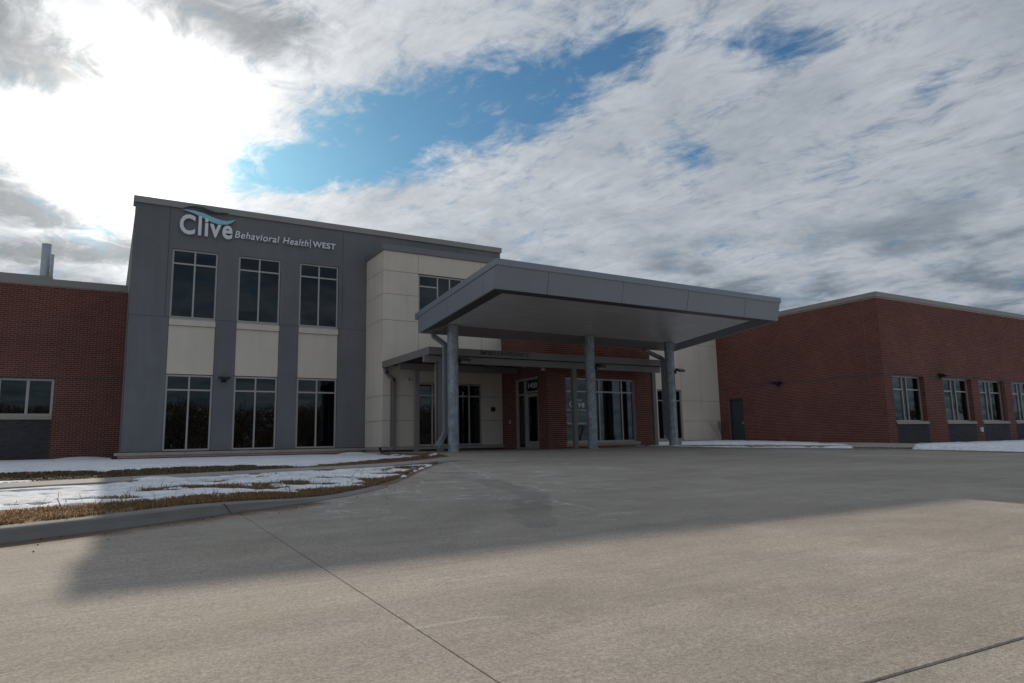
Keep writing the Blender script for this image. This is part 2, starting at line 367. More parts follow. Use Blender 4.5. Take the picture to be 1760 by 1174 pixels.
# ------------------------------------------------------------------ object helpers
ORG = {}
def link(o, parent=None):
    C.objects.link(o)
    if parent is not None: o.parent = parent
    return o
def tag(o, label, cat, group=None, kind=None):
    o['label'] = label; o['category'] = cat
    if group: o['group'] = group
    if kind: o['kind'] = kind
    return o
def thing(name, loc, label, cat, group=None, kind=None):
    o = bpy.data.objects.new(name, None); link(o); o.location = loc; o.empty_display_size = .2
    ORG[o.name] = Vector(loc)
    return tag(o, label, cat, group, kind)
class Frame:
    """wall-side axes: u along the wall, w out of the wall, z up"""
    def __init__(s, axis, at): s.axis, s.at = axis, at
    def __call__(s, u, w, z): return (u, s.at - w, z) if s.axis == 'Y' else (s.at - w, u, z)
    def flip(s): return s.axis == 'Y'
WORLD = type('W', (), {'__call__': lambda s, u, w, z: (u, w, z), 'flip': lambda s: False})()
class MB:
    def __init__(s, fr=WORLD): s.v, s.f, s.mi, s.fr, s.k = [], [], [], fr, 0
    def quad(s, a, b, c, d_, mi=None):
        i = len(s.v); s.v += [a, b, c, d_]; s.f.append((i, i + 1, i + 2, i + 3)); s.mi.append(s.k if mi is None else mi)
    def box(s, u0, u1, w0, w1, z0, z1, mi=None, skip=''):
        i = len(s.v); fr = s.fr
        for z in (z0, z1):
            for (u, w_) in ((u0, w0), (u1, w0), (u1, w1), (u0, w1)): s.v.append(fr(u, w_, z))
        F = {'b': (0, 3, 2, 1), 't': (4, 5, 6, 7), 'n': (0, 1, 5, 4), 'r': (1, 2, 6, 5), 'p': (2, 3, 7, 6), 'l': (3, 0, 4, 7)}
        for k, q in F.items():
            if k in skip: continue
            q = tuple(i + j for j in q)
            s.f.append(q[::-1] if fr.flip() else q); s.mi.append(s.k if mi is None else mi)
        return s
    def hexa(s, lo, hi, mi=None):
        """8 corners: lo = 4 points counter-clockwise from above, hi = 4 points above them"""
        i = len(s.v); s.v += list(lo) + list(hi)
        for q in ((0, 3, 2, 1), (4, 5, 6, 7), (0, 1, 5, 4), (1, 2, 6, 5), (2, 3, 7, 6), (3, 0, 4, 7)):
            s.f.append(tuple(i + j for j in q)); s.mi.append(s.k if mi is None else mi)
        return s
    def tube(s, path, r, n=8, cap=True, r2=None):
        path = [Vector(p_) for p_ in path]; base = len(s.v); m = len(path)
        for j, p_ in enumerate(path):
            t = (path[min(j + 1, m - 1)] - path[max(j - 1, 0)]).normalized()
            a = t.cross(Vector((0, 0, 1)) if abs(t.z) < .95 else Vector((0, 1, 0))).normalized(); b_ = t.cross(a)
            rr = r if r2 is None else r + (r2 - r) * j / (m - 1)
            for q in range(n):
                an = 2 * math.pi * (q + .5) / n; s.v.append(tuple(p_ + (a * math.cos(an) + b_ * math.sin(an)) * rr))
        for j in range(m - 1):
            for q in range(n):
                s.f.append((base + j * n + q, base + (j + 1) * n + q, base + (j + 1) * n + (q + 1) % n, base + j * n + (q + 1) % n)); s.mi.append(s.k)
        if cap:
            s.f.append(tuple(base + q for q in range(n))); s.mi.append(s.k)
            s.f.append(tuple(base + (m - 1) * n + q for q in reversed(range(n)))); s.mi.append(s.k)
        return s
    def prism(s, pts, fr, w0, w1):
        """polygon pts (u, z) extruded from w0 to w1"""
        i = len(s.v); n = len(pts)
        for w_ in (w0, w1):
            for (u, z) in pts: s.v.append(fr(u, w_, z))
        s.f.append(tuple(range(i, i + n))); s.f.append(tuple(reversed(range(i + n, i + 2 * n)))); s.mi += [s.k] * 2
        for j in range(n):
            s.f.append((i + j, i + n + j, i + n + (j + 1) % n, i + (j + 1) % n)); s.mi.append(s.k)
        return s
    def mesh(s, name, mats, off=None, smooth=False):
        me = bpy.data.meshes.new(name)
        vv = np.array(s.v, dtype=np.float64)
        if off is not None: vv = vv - np.array(off)
        me.from_pydata(vv.tolist(), [], s.f)
        for m_ in ([mats] if isinstance(mats, str) else mats): me.materials.append(MAT[m_])
        if any(s.mi): me.polygons.foreach_set('material_index', np.array(s.mi, dtype=np.int32))
        me.polygons.foreach_set('use_smooth', np.full(len(me.polygons), bool(smooth), dtype=bool))
        me.update(); return me
    def build(s, name, mats, parent=None, smooth=False, bevel=0.0):
        r = parent
        while r is not None and r.parent is not None: r = r.parent
        o = bpy.data.objects.new(name, s.mesh(name, mats, r.location if r is not None else None, smooth))
        link(o, parent)
        if bevel:
            b_ = o.modifiers.new('bevel', 'BEVEL'); b_.width = bevel; b_.segments = 2; b_.limit_method = 'ANGLE'
        return o
def np_mesh(name, V, F, mat, parent=None, smooth=False):
    """V (n,3), F (m,3 or 4) numpy arrays to one mesh object"""
    me = bpy.data.meshes.new(name); k = F.shape[1]
    me.vertices.add(len(V)); me.vertices.foreach_set('co', V.astype(np.float32).ravel())
    me.loops.add(F.size); me.loops.foreach_set('vertex_index', F.astype(np.int32).ravel())
    me.polygons.add(len(F)); me.polygons.foreach_set('loop_start', np.arange(0, F.size, k, dtype=np.int32))
    me.polygons.foreach_set('use_smooth', np.full(len(F), smooth, dtype=bool))
    me.materials.append(MAT[mat]); me.update(calc_edges=True); me.validate()
    o = bpy.data.objects.new(name, me); link(o, parent); return o

def wall(fr, u0, u1, z0, z1, holes=(), depth=.25, regions=(), mb=None, ends='lr'):
    """front of a wall at w=0 with openings and their reveals; regions get another material index"""
    mb = mb or MB(fr)
    rects = list(holes) + [r[:4] for r in regions]
    us = sorted({u0, u1, *[min(max(v, u0), u1) for r in rects for v in (r[0], r[1])]})
    zs = sorted({z0, z1, *[min(max(v, z0), z1) for r in rects for v in (r[2], r[3])]})
    inside = lambda r, u, z: r[0] < u < r[1] and r[2] < z < r[3]
    fl = fr.flip()
    def q(a, b, c, d_, mi=0):
        mb.quad(*((a, b, c, d_) if fl else (d_, c, b, a)), mi=mi)
    for i in range(len(us) - 1):
        for j in range(len(zs) - 1):
            uc, zc_ = (us[i] + us[i + 1]) / 2, (zs[j] + zs[j + 1]) / 2
            if any(inside(h, uc, zc_) for h in holes): continue
            mi = next((r[4] for r in regions if inside(r, uc, zc_)), 0)
            q(fr(us[i], 0, zs[j]), fr(us[i + 1], 0, zs[j]), fr(us[i + 1], 0, zs[j + 1]), fr(us[i], 0, zs[j + 1]), mi)
    D = -depth
    for h in holes:
        a, b, c, e = h[:4]
        q(fr(a, 0, c), fr(a, 0, e), fr(a, D, e), fr(a, D, c)); q(fr(b, 0, e), fr(b, 0, c), fr(b, D, c), fr(b, D, e))
        q(fr(a, 0, e), fr(b, 0, e), fr(b, D, e), fr(a, D, e)); q(fr(b, 0, c), fr(a, 0, c), fr(a, D, c), fr(b, D, c))
    if 'l' in ends: q(fr(u0, 0, z1), fr(u0, 0, z0), fr(u0, D, z0), fr(u0, D, z1))
    if 'r' in ends: q(fr(u1, 0, z0), fr(u1, 0, z1), fr(u1, D, z1), fr(u1, D, z0))
    q(fr(u0, 0, z1), fr(u0, D, z1), fr(u1, D, z1), fr(u1, 0, z1))
    return mb

CL, BL, BH, JT = .2002, .1910, .0575, .0092       # brick module, length, height, joint
CH = .0667
def to_px(p_):
    v = cam.matrix_world.inverted() @ (Vector(p_) + Vector((0, 0, EYE)))
    if v.z > -.1: return None
    f = 1176.6; return 880 + f * v.x / -v.z, 587 - f * v.y / -v.z, -v.z
BRICK_MESH = {}
def brick_mesh(fr, mat):
    k = (fr.axis, mat)
    if k not in BRICK_MESH:
        g = Frame(fr.axis, 0.0); BRICK_MESH[k] = MB(g).box(0, BL, -.004, .0075, 0, BH).mesh('brick', mat)
    return BRICK_MESH[k]
def bricks(parent, faces, n_single=300, hidden=None):
    """faces: (frame, u0, u1, z0, z1, holes, classify). Running bond; the n_single that show largest are objects, the rest joined"""
    full, rest = [], {}
    org = parent.location
    for fr, u0, u1, z0, z1, holes, cls in faces:
        nrow = int((z1 - z0) / CH)
        for j in range(nrow):
            z = z0 + j * CH + .005; zc_ = z + BH / 2
            off = (CL / 2 if j % 2 else 0.0)
            u = u0 - off
            cuts = sorted((h[0], h[1]) for h in holes if h[2] < zc_ < h[3])
            while u < u1:
                a, b = max(u + JT / 2, u0), min(u + CL - JT / 2, u1)
                segs = [(a, b)]
                for h0, h1 in cuts:
                    segs = [s_ for (p0, p1) in segs for s_ in ((p0, min(p1, h0)), (max(p0, h1), p1)) if s_[1] - s_[0] > .02]
                for (p0, p1) in segs:
                    m_ = cls((p0 + p1) / 2, zc_)
                    if m_ is None: continue
                    wj = random.uniform(-.0012, .0012)
                    if p1 - p0 > BL - .003:
                        c_ = fr((p0 + p1) / 2, 0, zc_); s_ = to_px(c_)
                        vis = s_ is not None and -5 < s_[0] < 1765 and not (hidden and hidden(s_[0], s_[1], fr))
                        full.append((s_[2] if vis else 1e9, fr, p0, z, m_, wj))
                    else: rest.setdefault(m_, []).append((fr, p0, p1, z, wj))
                u += CL
    full.sort(key=lambda t: t[0])
    for k, (dd, fr, p0, z, m_, wj) in enumerate(full):
        if k < n_single and dd < 1e8:
            o = bpy.data.objects.new('brick', brick_mesh(fr, m_)); link(o, parent); o.location = Vector(fr(p0, wj, z)) - org
        else: rest.setdefault(m_, []).append((fr, p0, p0 + BL, z, wj))
    for m_, lst in rest.items():
        V = np.empty((len(lst), 8, 3)); F = np.empty((len(lst), 5, 4), dtype=np.int64)
        for i, (fr, p0, p1, z, wj) in enumerate(lst):
            for q, (u, w_, zz) in enumerate(((p0, -.004, z), (p1, -.004, z), (p1, .0075 + wj, z), (p0, .0075 + wj, z), (p0, -.004, z + BH), (p1, -.004, z + BH), (p1, .0075 + wj, z + BH), (p0, .0075 + wj, z + BH))):
                V[i, q] = fr(u, w_, zz)
            ff = [(0, 3, 2, 1), (4, 5, 6, 7), (1, 2, 6, 5), (2, 3, 7, 6), (3, 0, 4, 7)]
            F[i] = np.array([f_[::-1] if fr.flip() else f_ for f_ in ff]) + 8 * i
        o = np_mesh('brick_field', V.reshape(-1, 3) - np.array(org), F.reshape(-1, 4), m_, parent); o['kind'] = 'stuff'

def window(parent, fr, u0, u1, z0, z1, mull=(), trans=None, rec=.06, fw=.055, name='window', mw=.05, panes=True, trans_cols=None, label=None):
    """aluminium window: outer frame (the part), mullions, transoms and panes as sub-parts; rec = set-back of the frame face"""
    D = .10; f = MB(fr)
    f.box(u0, u1, -rec - D, -rec, z0, z0 + fw); f.box(u0, u1, -rec - D, -rec, z1 - fw, z1)
    f.box(u0, u0 + fw, -rec - D, -rec, z0 + fw, z1 - fw); f.box(u1 - fw, u1, -rec - D, -rec, z0 + fw, z1 - fw)
    o = f.build(name, 'frame_alu', parent)
    if label: o['label'] = label
    cols = [u0 + fw] + [c for c in mull] + [u1 - fw]
    for c in mull: MB(fr).box(c - mw / 2, c + mw / 2, -rec - D + .004, -rec - .003, z0 + fw, z1 - fw).build('mullion', 'frame_alu', o)
    for i in range(len(cols) - 1):
        a = cols[i] + (mw / 2 if i else 0); b = cols[i + 1] - (mw / 2 if i < len(cols) - 2 else 0)
        zz = [z0 + fw, z1 - fw]
        if trans and (trans_cols is None or i in trans_cols):
            MB(fr).box(a, b, -rec - D + .006, -rec - .005, trans - mw / 2, trans + mw / 2).build('transom', 'frame_alu', o)
            zz = [z0 + fw, trans - mw / 2, trans + mw / 2, z1 - fw]
        for k in range(0, len(zz), 2):
            MB(fr).box(a - .008, b + .008, -rec - .052, -rec - .040, zz[k] - .008, zz[k + 1] + .008).build('pane', 'glass', o)
    return o
def room(parent, fr, u0, u1, z0, z1, depth=5.0, w0=-.3, mat='interior'):
    m = MB(fr); fl = fr.flip()
    def q(*p_): m.quad(*p_)
    q(fr(u0, w0, z0), fr(u1, w0, z0), fr(u1, -depth, z0), fr(u0, -depth, z0)); q(fr(u0, w0, z1), fr(u1, w0, z1), fr(u1, -depth, z1), fr(u0, -depth, z1))
    q(fr(u0, -depth, z0), fr(u1, -depth, z0), fr(u1, -depth, z1), fr(u0, -depth, z1))
    q(fr(u0, w0, z0), fr(u0, -depth, z0), fr(u0, -depth, z1), fr(u0, w0, z1)); q(fr(u1, w0, z0), fr(u1, -depth, z0), fr(u1, -depth, z1), fr(u1, w0, z1))
    return m.build('interior', mat, parent)
def shell(parent, x0, x1, y0, y1, z0, z1, mat, name='back_wall'):
    """closed sides, back and roof of a block behind its front"""
    m = MB(); m.box(x0, x1, y0, y1, z0, z1 - .12, skip='nbt')
    m.build(name, mat, parent)
    MB().box(x0, x1, y0, y1, z1 - .35, z1 - .25).build('roof', 'roof_membrane', parent)
def text_mesh(txt, size_off=0.0, shear=0.0, depth=.5):
    """one mesh per character with its place in the line, in font units"""
    out = []
    def mk(s_):
        cu = bpy.data.curves.new('t', 'FONT'); cu.body = s_; cu.offset = size_off; cu.shear = shear
        cu.extrude = depth; cu.resolution_u = 4
        ob = bpy.data.objects.new('t', cu); C.objects.link(ob)
        dg = bpy.context.evaluated_depsgraph_get(); dg.update()
        me = bpy.data.meshes.new_from_object(ob.evaluated_get(dg)); bpy.data.objects.remove(ob); bpy.data.curves.remove(cu)
        return me
    for i, ch in enumerate(txt):
        if ch == ' ': continue
        one = mk(ch); pre = mk(txt[:i + 1])
        xo = max(v.co.x for v in one.vertices); xp = max(v.co.x for v in pre.vertices)
        bpy.data.meshes.remove(pre)
        for v in one.vertices: v.co.x += xp - xo
        out.append((ch, one))
    return out
def add_serifs(ch, me, foot='Bhiarlt H'.replace(' ', ''), head='BhilHr'):
    """small slab feet and heads on the upright strokes of one letter"""
    bm = bmesh.new(); bm.from_mesh(me); co = [v.co.copy() for v in bm.verts]
    lo, hi = min(c.y for c in co), max(c.y for c in co)
    def bars(y, sgn):
        xs = sorted({round(c.x, 3) for c in co if abs(c.y - y) < .012}); runs = []
        for x in xs:
            if runs and x - runs[-1][1] < .13: runs[-1][1] = x
            else: runs.append([x, x])
        for a, b in runs:
            if b - a > .2 or b - a < .03: continue
            e = .055
            q = [bm.verts.new((x, yy, z)) for z in (-.5, .5) for x, yy in ((a - e, y), (b + e, y), (b + e, y + sgn * .055), (a - e, y + sgn * .055))]
            for f in ((0, 1, 2, 3), (7, 6, 5, 4), (0, 4, 5, 1), (1, 5, 6, 2), (2, 6, 7, 3), (3, 7, 4, 0)): bm.faces.new([q[k] for k in f])
    if ch in foot: bars(lo, 1)
    if ch in head: bars(hi, -1)
    bm.to_mesh(me); bm.free()
def sign_text(parent, txt, fr, u0, u1, z0, zcap, w0, w1, mat, off=.0, shear=0.0, cap_of=None, name='letter', joined=False, gap=0.0, serif=False):
    """fit a line of letters: left edge u0, right edge u1, baseline z0, tallest letter's top zcap"""
    L = text_mesh(txt, off, shear)
    for k_, (c_, m_) in enumerate(L):
        for v in m_.vertices: v.co.x += gap * k_
    if serif:
        for c_, m_ in L: add_serifs(c_, m_)
    xs = [v.co.x for _, m_ in L for v in m_.vertices]; ys = [v.co.y for _, m_ in L for v in m_.vertices]
    base = [v.co.y for c, m_ in L for v in m_.vertices if c not in 'gjpqy,|']
    x0, x1 = min(xs), max(xs); y0, y1 = min(base), max(ys)
    org = parent
    while org.parent is not None: org = org.parent
    og = org.location; mb = MB(fr)
    for c, me in L:
        for v in me.vertices:
            u = u0 + (v.co.x - x0) / (x1 - x0) * (u1 - u0); z = z0 + (v.co.y - y0) / (y1 - y0) * (zcap - z0)
            v.co = Vector(fr(u, w0 + (v.co.z + .5) * (w1 - w0), z)) - og
        me.materials.clear(); me.materials.append(MAT[mat])
        if joined:
            i = len(mb.v); mb.v += [tuple(Vector(v.co) + og) for v in me.vertices]
            for p_ in me.polygons: mb.f.append(tuple(i + k for k in p_.vertices)); mb.mi.append(0)
        else: link(bpy.data.objects.new(name, me), parent)
    if joined: return mb.build(name, mat, parent)

# ------------------------------------------------------------------ the ground
YK, ZB = 17.5, -.22
def zd(x, y):
    y = np.asarray(y, float); x = np.asarray(x, float)
    z = ZB + .03 * (np.clip(y, -5, YK) - YK)
    return z
KERB = np.array([(-26, -6.2), (-10, 1.80), (-5, 3.84), (-2, 5.00), (-.53, 5.63), (.1, 5.95), (.9, 6.44), (1.6, 6.86), (2.2, 7.28), (2.9, 8.02), (3.7, 9.2), (4.5, 10.55), (5.3, 11.85), (5.98, 12.75), (6.9, 14.4), (7.5, 16.0), (7.85, 17.6), (8.0, 19.0), (8.05, 22.2)])
def smooth_poly(Pt, n):
    s_ = np.r_[0, np.cumsum(np.hypot(*np.diff(Pt, axis=0).T))]
    t = np.linspace(0, s_[-1], n); xy = np.c_[np.interp(t, s_, Pt[:, 0]), np.interp(t, s_, Pt[:, 1])]
    for _ in range(6): xy[1:-1] = .25 * xy[:-2] + .5 * xy[1:-1] + .25 * xy[2:]
    return xy
KP = smooth_poly(KERB, 420)
KP = KP[(KP[:, 0] > -20)]
sst_ = lambda t: np.clip(t, 0, 1) ** 2 * (3 - 2 * np.clip(t, 0, 1))
def kerb_h(x): return .006 + .084 * (1 - sst_((np.asarray(x, float) - .5) / 1.9))
def kdist(x, y):
    x = np.asarray(x, float).ravel(); y = np.asarray(y, float).ravel(); out = np.full(x.shape, 1e9); hx = np.zeros(x.shape)
    for k in range(0, len(KP)):
        dd = np.hypot(x - KP[k, 0], y - KP[k, 1]); m_ = dd < out
        out[m_] = dd[m_]; hx[m_] = KP[k, 0]
    return out, hx
def zlawn(x, y):
    sh = np.shape(x); dk, hx = kdist(x, y); xx = np.ravel(x); yy = np.ravel(y)
    a = zd(xx, yy) + kerb_h(hx) + np.clip(dk, 0, 3) * .022 + .008
    b = -.455 + .0085 * (yy - 6)
    z = np.minimum(a, np.maximum(b, -.60 + 0 * b) + .004); wz = np.exp(-dk / .7) * sst_((hx - 2.6) / 1.5)
    return (z * (1 - wz) + (zd(xx, yy) + .008) * wz).reshape(sh)
# numpy value noise
_perm = RNG.random((256, 256))
def vnoise(x, y):
    xi, yi = np.floor(x).astype(int), np.floor(y).astype(int); fx, fy = x - xi, y - yi
    fx, fy = fx * fx * (3 - 2 * fx), fy * fy * (3 - 2 * fy); g = lambda i, j: _perm[i % 256, j % 256]
    return (g(xi, yi) * (1 - fx) + g(xi + 1, yi) * fx) * (1 - fy) + (g(xi, yi + 1) * (1 - fx) + g(xi + 1, yi + 1) * fx) * fy
def fbm(x, y, o=5):
    s_, a, t = 0, .5, 0
    for k in range(o): s_ = s_ + a * vnoise(x * 2 ** k + 17 * k, y * 2 ** k + 31 * k); t += a; a *= .55
    return s_ / t
def grid_mesh(name, X, Y, Z, mat, parent=None, keep=None):
    n, m_ = X.shape; idx = np.arange(n * m_).reshape(n, m_)
    F = np.stack([idx[:-1, :-1], idx[:-1, 1:], idx[1:, 1:], idx[1:, :-1]], -1).reshape(-1, 4)
    V = np.stack([X, Y, Z], -1).reshape(-1, 3)
    if keep is not None:
        F = F[keep.reshape(-1)]; used = np.unique(F); mp = np.full(n * m_, -1); mp[used] = np.arange(len(used)); F = mp[F]; V = V[used]
    if np.cross(V[F[:, 1]] - V[F[:, 0]], V[F[:, 2]] - V[F[:, 0]])[:, 2].sum() < 0: F = F[:, ::-1]
    return np_mesh(name, V, F, mat, parent)

gm = MB(); gm.box(-900, 900, -900, 900, -1.2, -.97)
tag(gm.build('ground', 'field'), 'flat winter field stretching out far beyond the drive and buildings', 'ground', kind='structure')

# the drive: a dark joint bed with separate slabs poured on it
gx, gy = np.meshgrid(np.r_[np.linspace(-30, 48, 40)], np.r_[np.linspace(-40, -5, 8), np.linspace(-4, 22.15, 28)])
drive = grid_mesh('driveway', gx, gy, zd(gx, gy) - .16, 'soil')
tag(drive, 'wide pale concrete drive sloping up to the entrance, half in shadow', 'driveway', kind='structure')
def slab(x0, x1, ya, yb, e=(.007, .007, .007, .007), edge=None):
    """slab between x0..x1 and the slightly skewed joint lines ya(x), yb(x); e = worn arris width at x0, x1, ya, yb"""
    nx = max(2, int((x1 - x0) / .8) + 1); xs = np.linspace(x0, x1, nx); ny = 26 if edge is None else 90
    t = np.linspace(0, 1, ny); X = np.repeat(xs[None], ny, 0)
    Y = np.array([[ya(x) + (yb(x) - ya(x)) * tt for x in xs] for tt in t])
    if edge is not None:                                   # the side that follows the kerb line
        xl = np.maximum(x0, edge(Y[:, 0])); X = xl[:, None] + (x1 - xl)[:, None] * np.linspace(0, 1, nx)
    Z = zd(X, Y)
    Xo = np.pad(X, 1, mode='edge'); Yo = np.pad(Y, 1, mode='edge'); Zo = np.pad(Z, 1, mode='edge')
    Xo[:, 1] += e[0]; Xo[:, -2] -= e[1]; Yo[1] += e[2]; Yo[-2] -= e[3]
    Zo[:, 0] -= e[0] * .7; Zo[:, -1] -= e[1] * .7; Zo[0] -= e[2] * .7; Zo[-1] -= e[3] * .7
    Xp = np.pad(Xo, 1, mode='edge'); Yp = np.pad(Yo, 1, mode='edge'); Zp = np.pad(Zo, 1, mode='edge')
    Zp[0] -= .12; Zp[-1] -= .12; Zp[:, 0] -= .12; Zp[:, -1] -= .12
    grid_mesh('concrete_slab', Xp, Yp, Zp, 'drive_concrete', drive)
jA = lambda x: 1.27 - .035 * (x - 2.8)
jB = lambda x: 3.405 + .058 * x
HL = .0006                                                 # hairline joint: no worn edge
XJ = 1.03
slab(-30, XJ - .0025, lambda x: -40, lambda x: jB(x) - .0012, (HL, .0022, HL, HL))
# grit packed into the open joints
plain('joint_grit', (.125, .110, .095), .95, var=.5, scale=2.2, fine=70)
jm = MB()
for y in np.arange(-6, 6.4, .4):
    y1_ = min(y + .4, 6.45); p_ = [(XJ - .012, y), (XJ + .012, y), (XJ + .012, y1_), (XJ - .012, y1_)]
    jm.quad(*[(a_, b_, float(zd(a_, b_)) - .0045) for a_, b_ in p_])
for x in np.arange(XJ + .02, 12, .5):
    p_ = [(x, jA(x) - .014), (x + .5, jA(x + .5) - .014), (x + .5, jA(x + .5) + .014), (x, jA(x) + .014)]
    jm.quad(*[(a_, b_, float(zd(a_, b_)) - .0065) for a_, b_ in p_])
jm.build('joint_filler', 'joint_grit', drive)
kerb_y = lambda x: np.interp(x, KP[:, 0], KP[:, 1]) + .03
slab(-19.5, XJ - .0025, lambda x: min(jB(x) + .0012, kerb_y(x) - .5), kerb_y, (HL, .0022, HL, HL))
slab(XJ + .0025, 48, lambda x: -40, lambda x: jA(x) - .005, (.0022, HL, HL, .005))
slab(XJ + .0025, 48, lambda x: jA(x) + .005, lambda x: jB(x) - .0012, (.0022, HL, .005, HL))
slab(XJ + .0025, 26.0, lambda x: jB(x) + .0012, lambda x: 22.15, (.0022, HL, HL, HL), lambda y: np.interp(y, KP[:, 1], KP[:, 0]) - .03)

# left lawn, conforming to the kerb line
nk = len(KP); tb = np.linspace(0, 1, 70) ** 1.4
bx = np.interp(np.linspace(0, 1, nk), [0, .3, 1], [-21, -12, 8.05]); by = np.interp(bx, [-21, 0, .4, 8.05], [27.0, 27.0, 24.0, 22.25])
inner = KP + 0
LX = inner[:, 0][:, None] * (1 - tb) + bx[:, None] * tb; LYY = inner[:, 1][:, None] * (1 - tb) + by[:, None] * tb
LZ = zlawn(LX, LYY)
# walkway line (front edge) and width
wf = lambda x: np.interp(x, [-20, -6, -1, .5, 2, 4, 5.6, 7.0], [1.2, 7.6, 9.85, 10.5, 11.25, 12.05, 12.7, 13.2])
wbk = lambda x: np.interp(x, [-20, -6, -1, .5, 2, 4, 5.6, 7.0], [2.4, 8.9, 11.1, 11.75, 12.35, 13.05, 13.9, 14.9])
inw = (LYY > wf(LX)) & (LYY < wbk(LX)) & (LX < 6.6)
LZ2 = np.where(inw, LZ - .10, LZ - .012 + .02 * (fbm(LX * 2.2, LYY * 2.2) - .5))
lawn = grid_mesh('lawn', LX, LYY, LZ2, 'soil')
tag(lawn, 'winter lawn of brown turf beside the drive, in front of the grey building', 'lawn', kind='structure')
# walkway slabs
walk = thing('walkway', (0, 11, 0), 'narrow concrete path crossing the snowy lawn to the drive', 'path', kind='structure')
xs_ = list(np.arange(-18.5, 6.3, 1.45)) + [6.75]
for a, b in zip(xs_[:-1], xs_[1:]):
    m = MB(); xx = np.linspace(a + .004, b - .004, 5); tt = np.linspace(0, 1, 5)
    base = len(m.v)
    X_ = np.repeat(xx[None], 5, 0); Y_ = np.array([[wf(x) + .01 + (wbk(x) - wf(x) - .02) * t for x in xx] for t in tt]); Z_ = zlawn(X_, Y_) + .030
    o = grid_mesh('path_slab', np.pad(X_, 1, mode='edge'), np.pad(Y_, 1, mode='edge') - 11, np.pad(Z_, 1, mode='constant', constant_values=-.7), 'walk_concrete', walk)
# kerb
kerb = thing('kerb', (0, 5.5, 0), 'grey concrete kerb between the drive and lawn, cracked through once', 'kerb', kind='structure')
cuts = [-20, -13, -6.2, -2.0, .92, 3.0]
for a, b in zip(cuts[:-1], cuts[1:]):
    pts = [(x, y) for x, y in KP if a + .03 < x < b - .03]
    pts = [(a + .012 if a == .92 else a + .003, float(np.interp(a, KP[:80 * 5, 0], KP[:80 * 5, 1])))] + pts + [(b - .003, float(np.interp(b, KP[:400, 0], KP[:400, 1])))]
    pts = np.array(pts); tang = np.gradient(pts, axis=0); tang /= np.linalg.norm(tang, axis=1)[:, None]; nrm = np.c_[-tang[:, 1], tang[:, 0]]
    h = kerb_h(pts[:, 0]); rows = []
    for off, zz in ((-.035, -.08), (-.035, .0), (-.018, .45), (-.008, .86), (.006, .96), (.03, 1.0), (.15, 1.0), (.165, .9), (.17, -.3)):
        q = pts + nrm * off; z = zd(q[:, 0], q[:, 1]) + (h * zz if zz >= 0 else zz) + .006
        rows.append(np.c_[q, z])
    R_ = np.stack(rows, 1); R_[:, :, 2] += .004 * (fbm(R_[:, :, 0] * 5, R_[:, :, 1] * 5) - .5)
    jag = np.array([.030, .024, .006, -.012, -.018, -.020, -.030, -.03, -.03])[:, None]
    if a == .92: R_[0, :, :2] += tang[0] * jag
    if b == .92: R_[-1, :, :2] += tang[-1] * jag
    n_, m_ = R_.shape[:2]; idx = np.arange(n_ * m_).reshape(n_, m_)
    F = np.stack([idx[:-1, :-1], idx[1:, :-1], idx[1:, 1:], idx[:-1, 1:]], -1).reshape(-1, 4)
    F = np.vstack([F, [[0, 1, 4, 8]], [[idx[-1, 8], idx[-1, 4], idx[-1, 1], idx[-1, 0]]]])
    np_mesh('kerb_segment', R_.reshape(-1, 3) - np.array([0, 5.5, 0]), F, 'kerb_concrete', kerb)

# right lawn between the far edge of the drive and the brick wing
RE = smooth_poly(np.array([(15.8, 22.1), (15.9, 17.2), (16.25, 15.4), (17.2, 14.1), (18.2, 12.9), (19.0, 11.4), (19.4, 10.0), (19.6, 8.0), (19.9, 3.0), (20.5, -4.0)]), 120)
RB = np.c_[np.full(120, 0.), np.zeros(120)]
tt = np.linspace(0, 1, 120)
rbx = np.interp(tt, [0, .30, .55, 1], [22.2, 26.04, 26.04, 47]); rby = np.interp(tt, [0, .30, .55, 1], [24.0, 24.0, 15.58, 15.58])
t2 = np.linspace(0, 1, 40)
RX = RE[:, 0][:, None] * (1 - t2) + rbx[:, None] * t2; RY_ = RE[:, 1][:, None] * (1 - t2) + rby[:, None] * t2
def zr(x, y, t): # from the edge of the drive to the foot of the wing
    z0 = zd(x, y); foot = np.interp(y, [14, 15.6, 23.5], [-.44, -.42, -.16])
    return (z0 + .012) * (1 - t) + foot * t
T2 = np.repeat(t2[None], 120, 0)
RZ = zr(RX, RY_, T2)
rl = grid_mesh('side_lawn', RX, RY_, RZ, 'soil')
tag(rl, 'strip of brown turf between the drive and the brick wing with the row of windows', 'lawn', kind='structure')
# pale concrete edging along it
ed = MB()
for k in range(0, 119):
    a, b = RE[k], RE[k + 1]; n_ = np.array([b[1] - a[1], -(b[0] - a[0])]); n_ = -n_ / np.linalg.norm(n_)
    if n_[0] < 0: n_ = -n_
    p_ = [a - n_ * .08, a + n_ * .22, b + n_ * .22, b - n_ * .08]
    lo = [(q[0], q[1], float(zd(*q)) - .08) for q in p_]; hi = [(q[0], q[1], float(zd(*q)) + .03) for q in p_]
    ed.hexa(lo, hi)
tag(ed.build('kerb', 'walk_concrete'), 'low pale concrete edging along the far side of the drive', 'kerb', kind='structure')

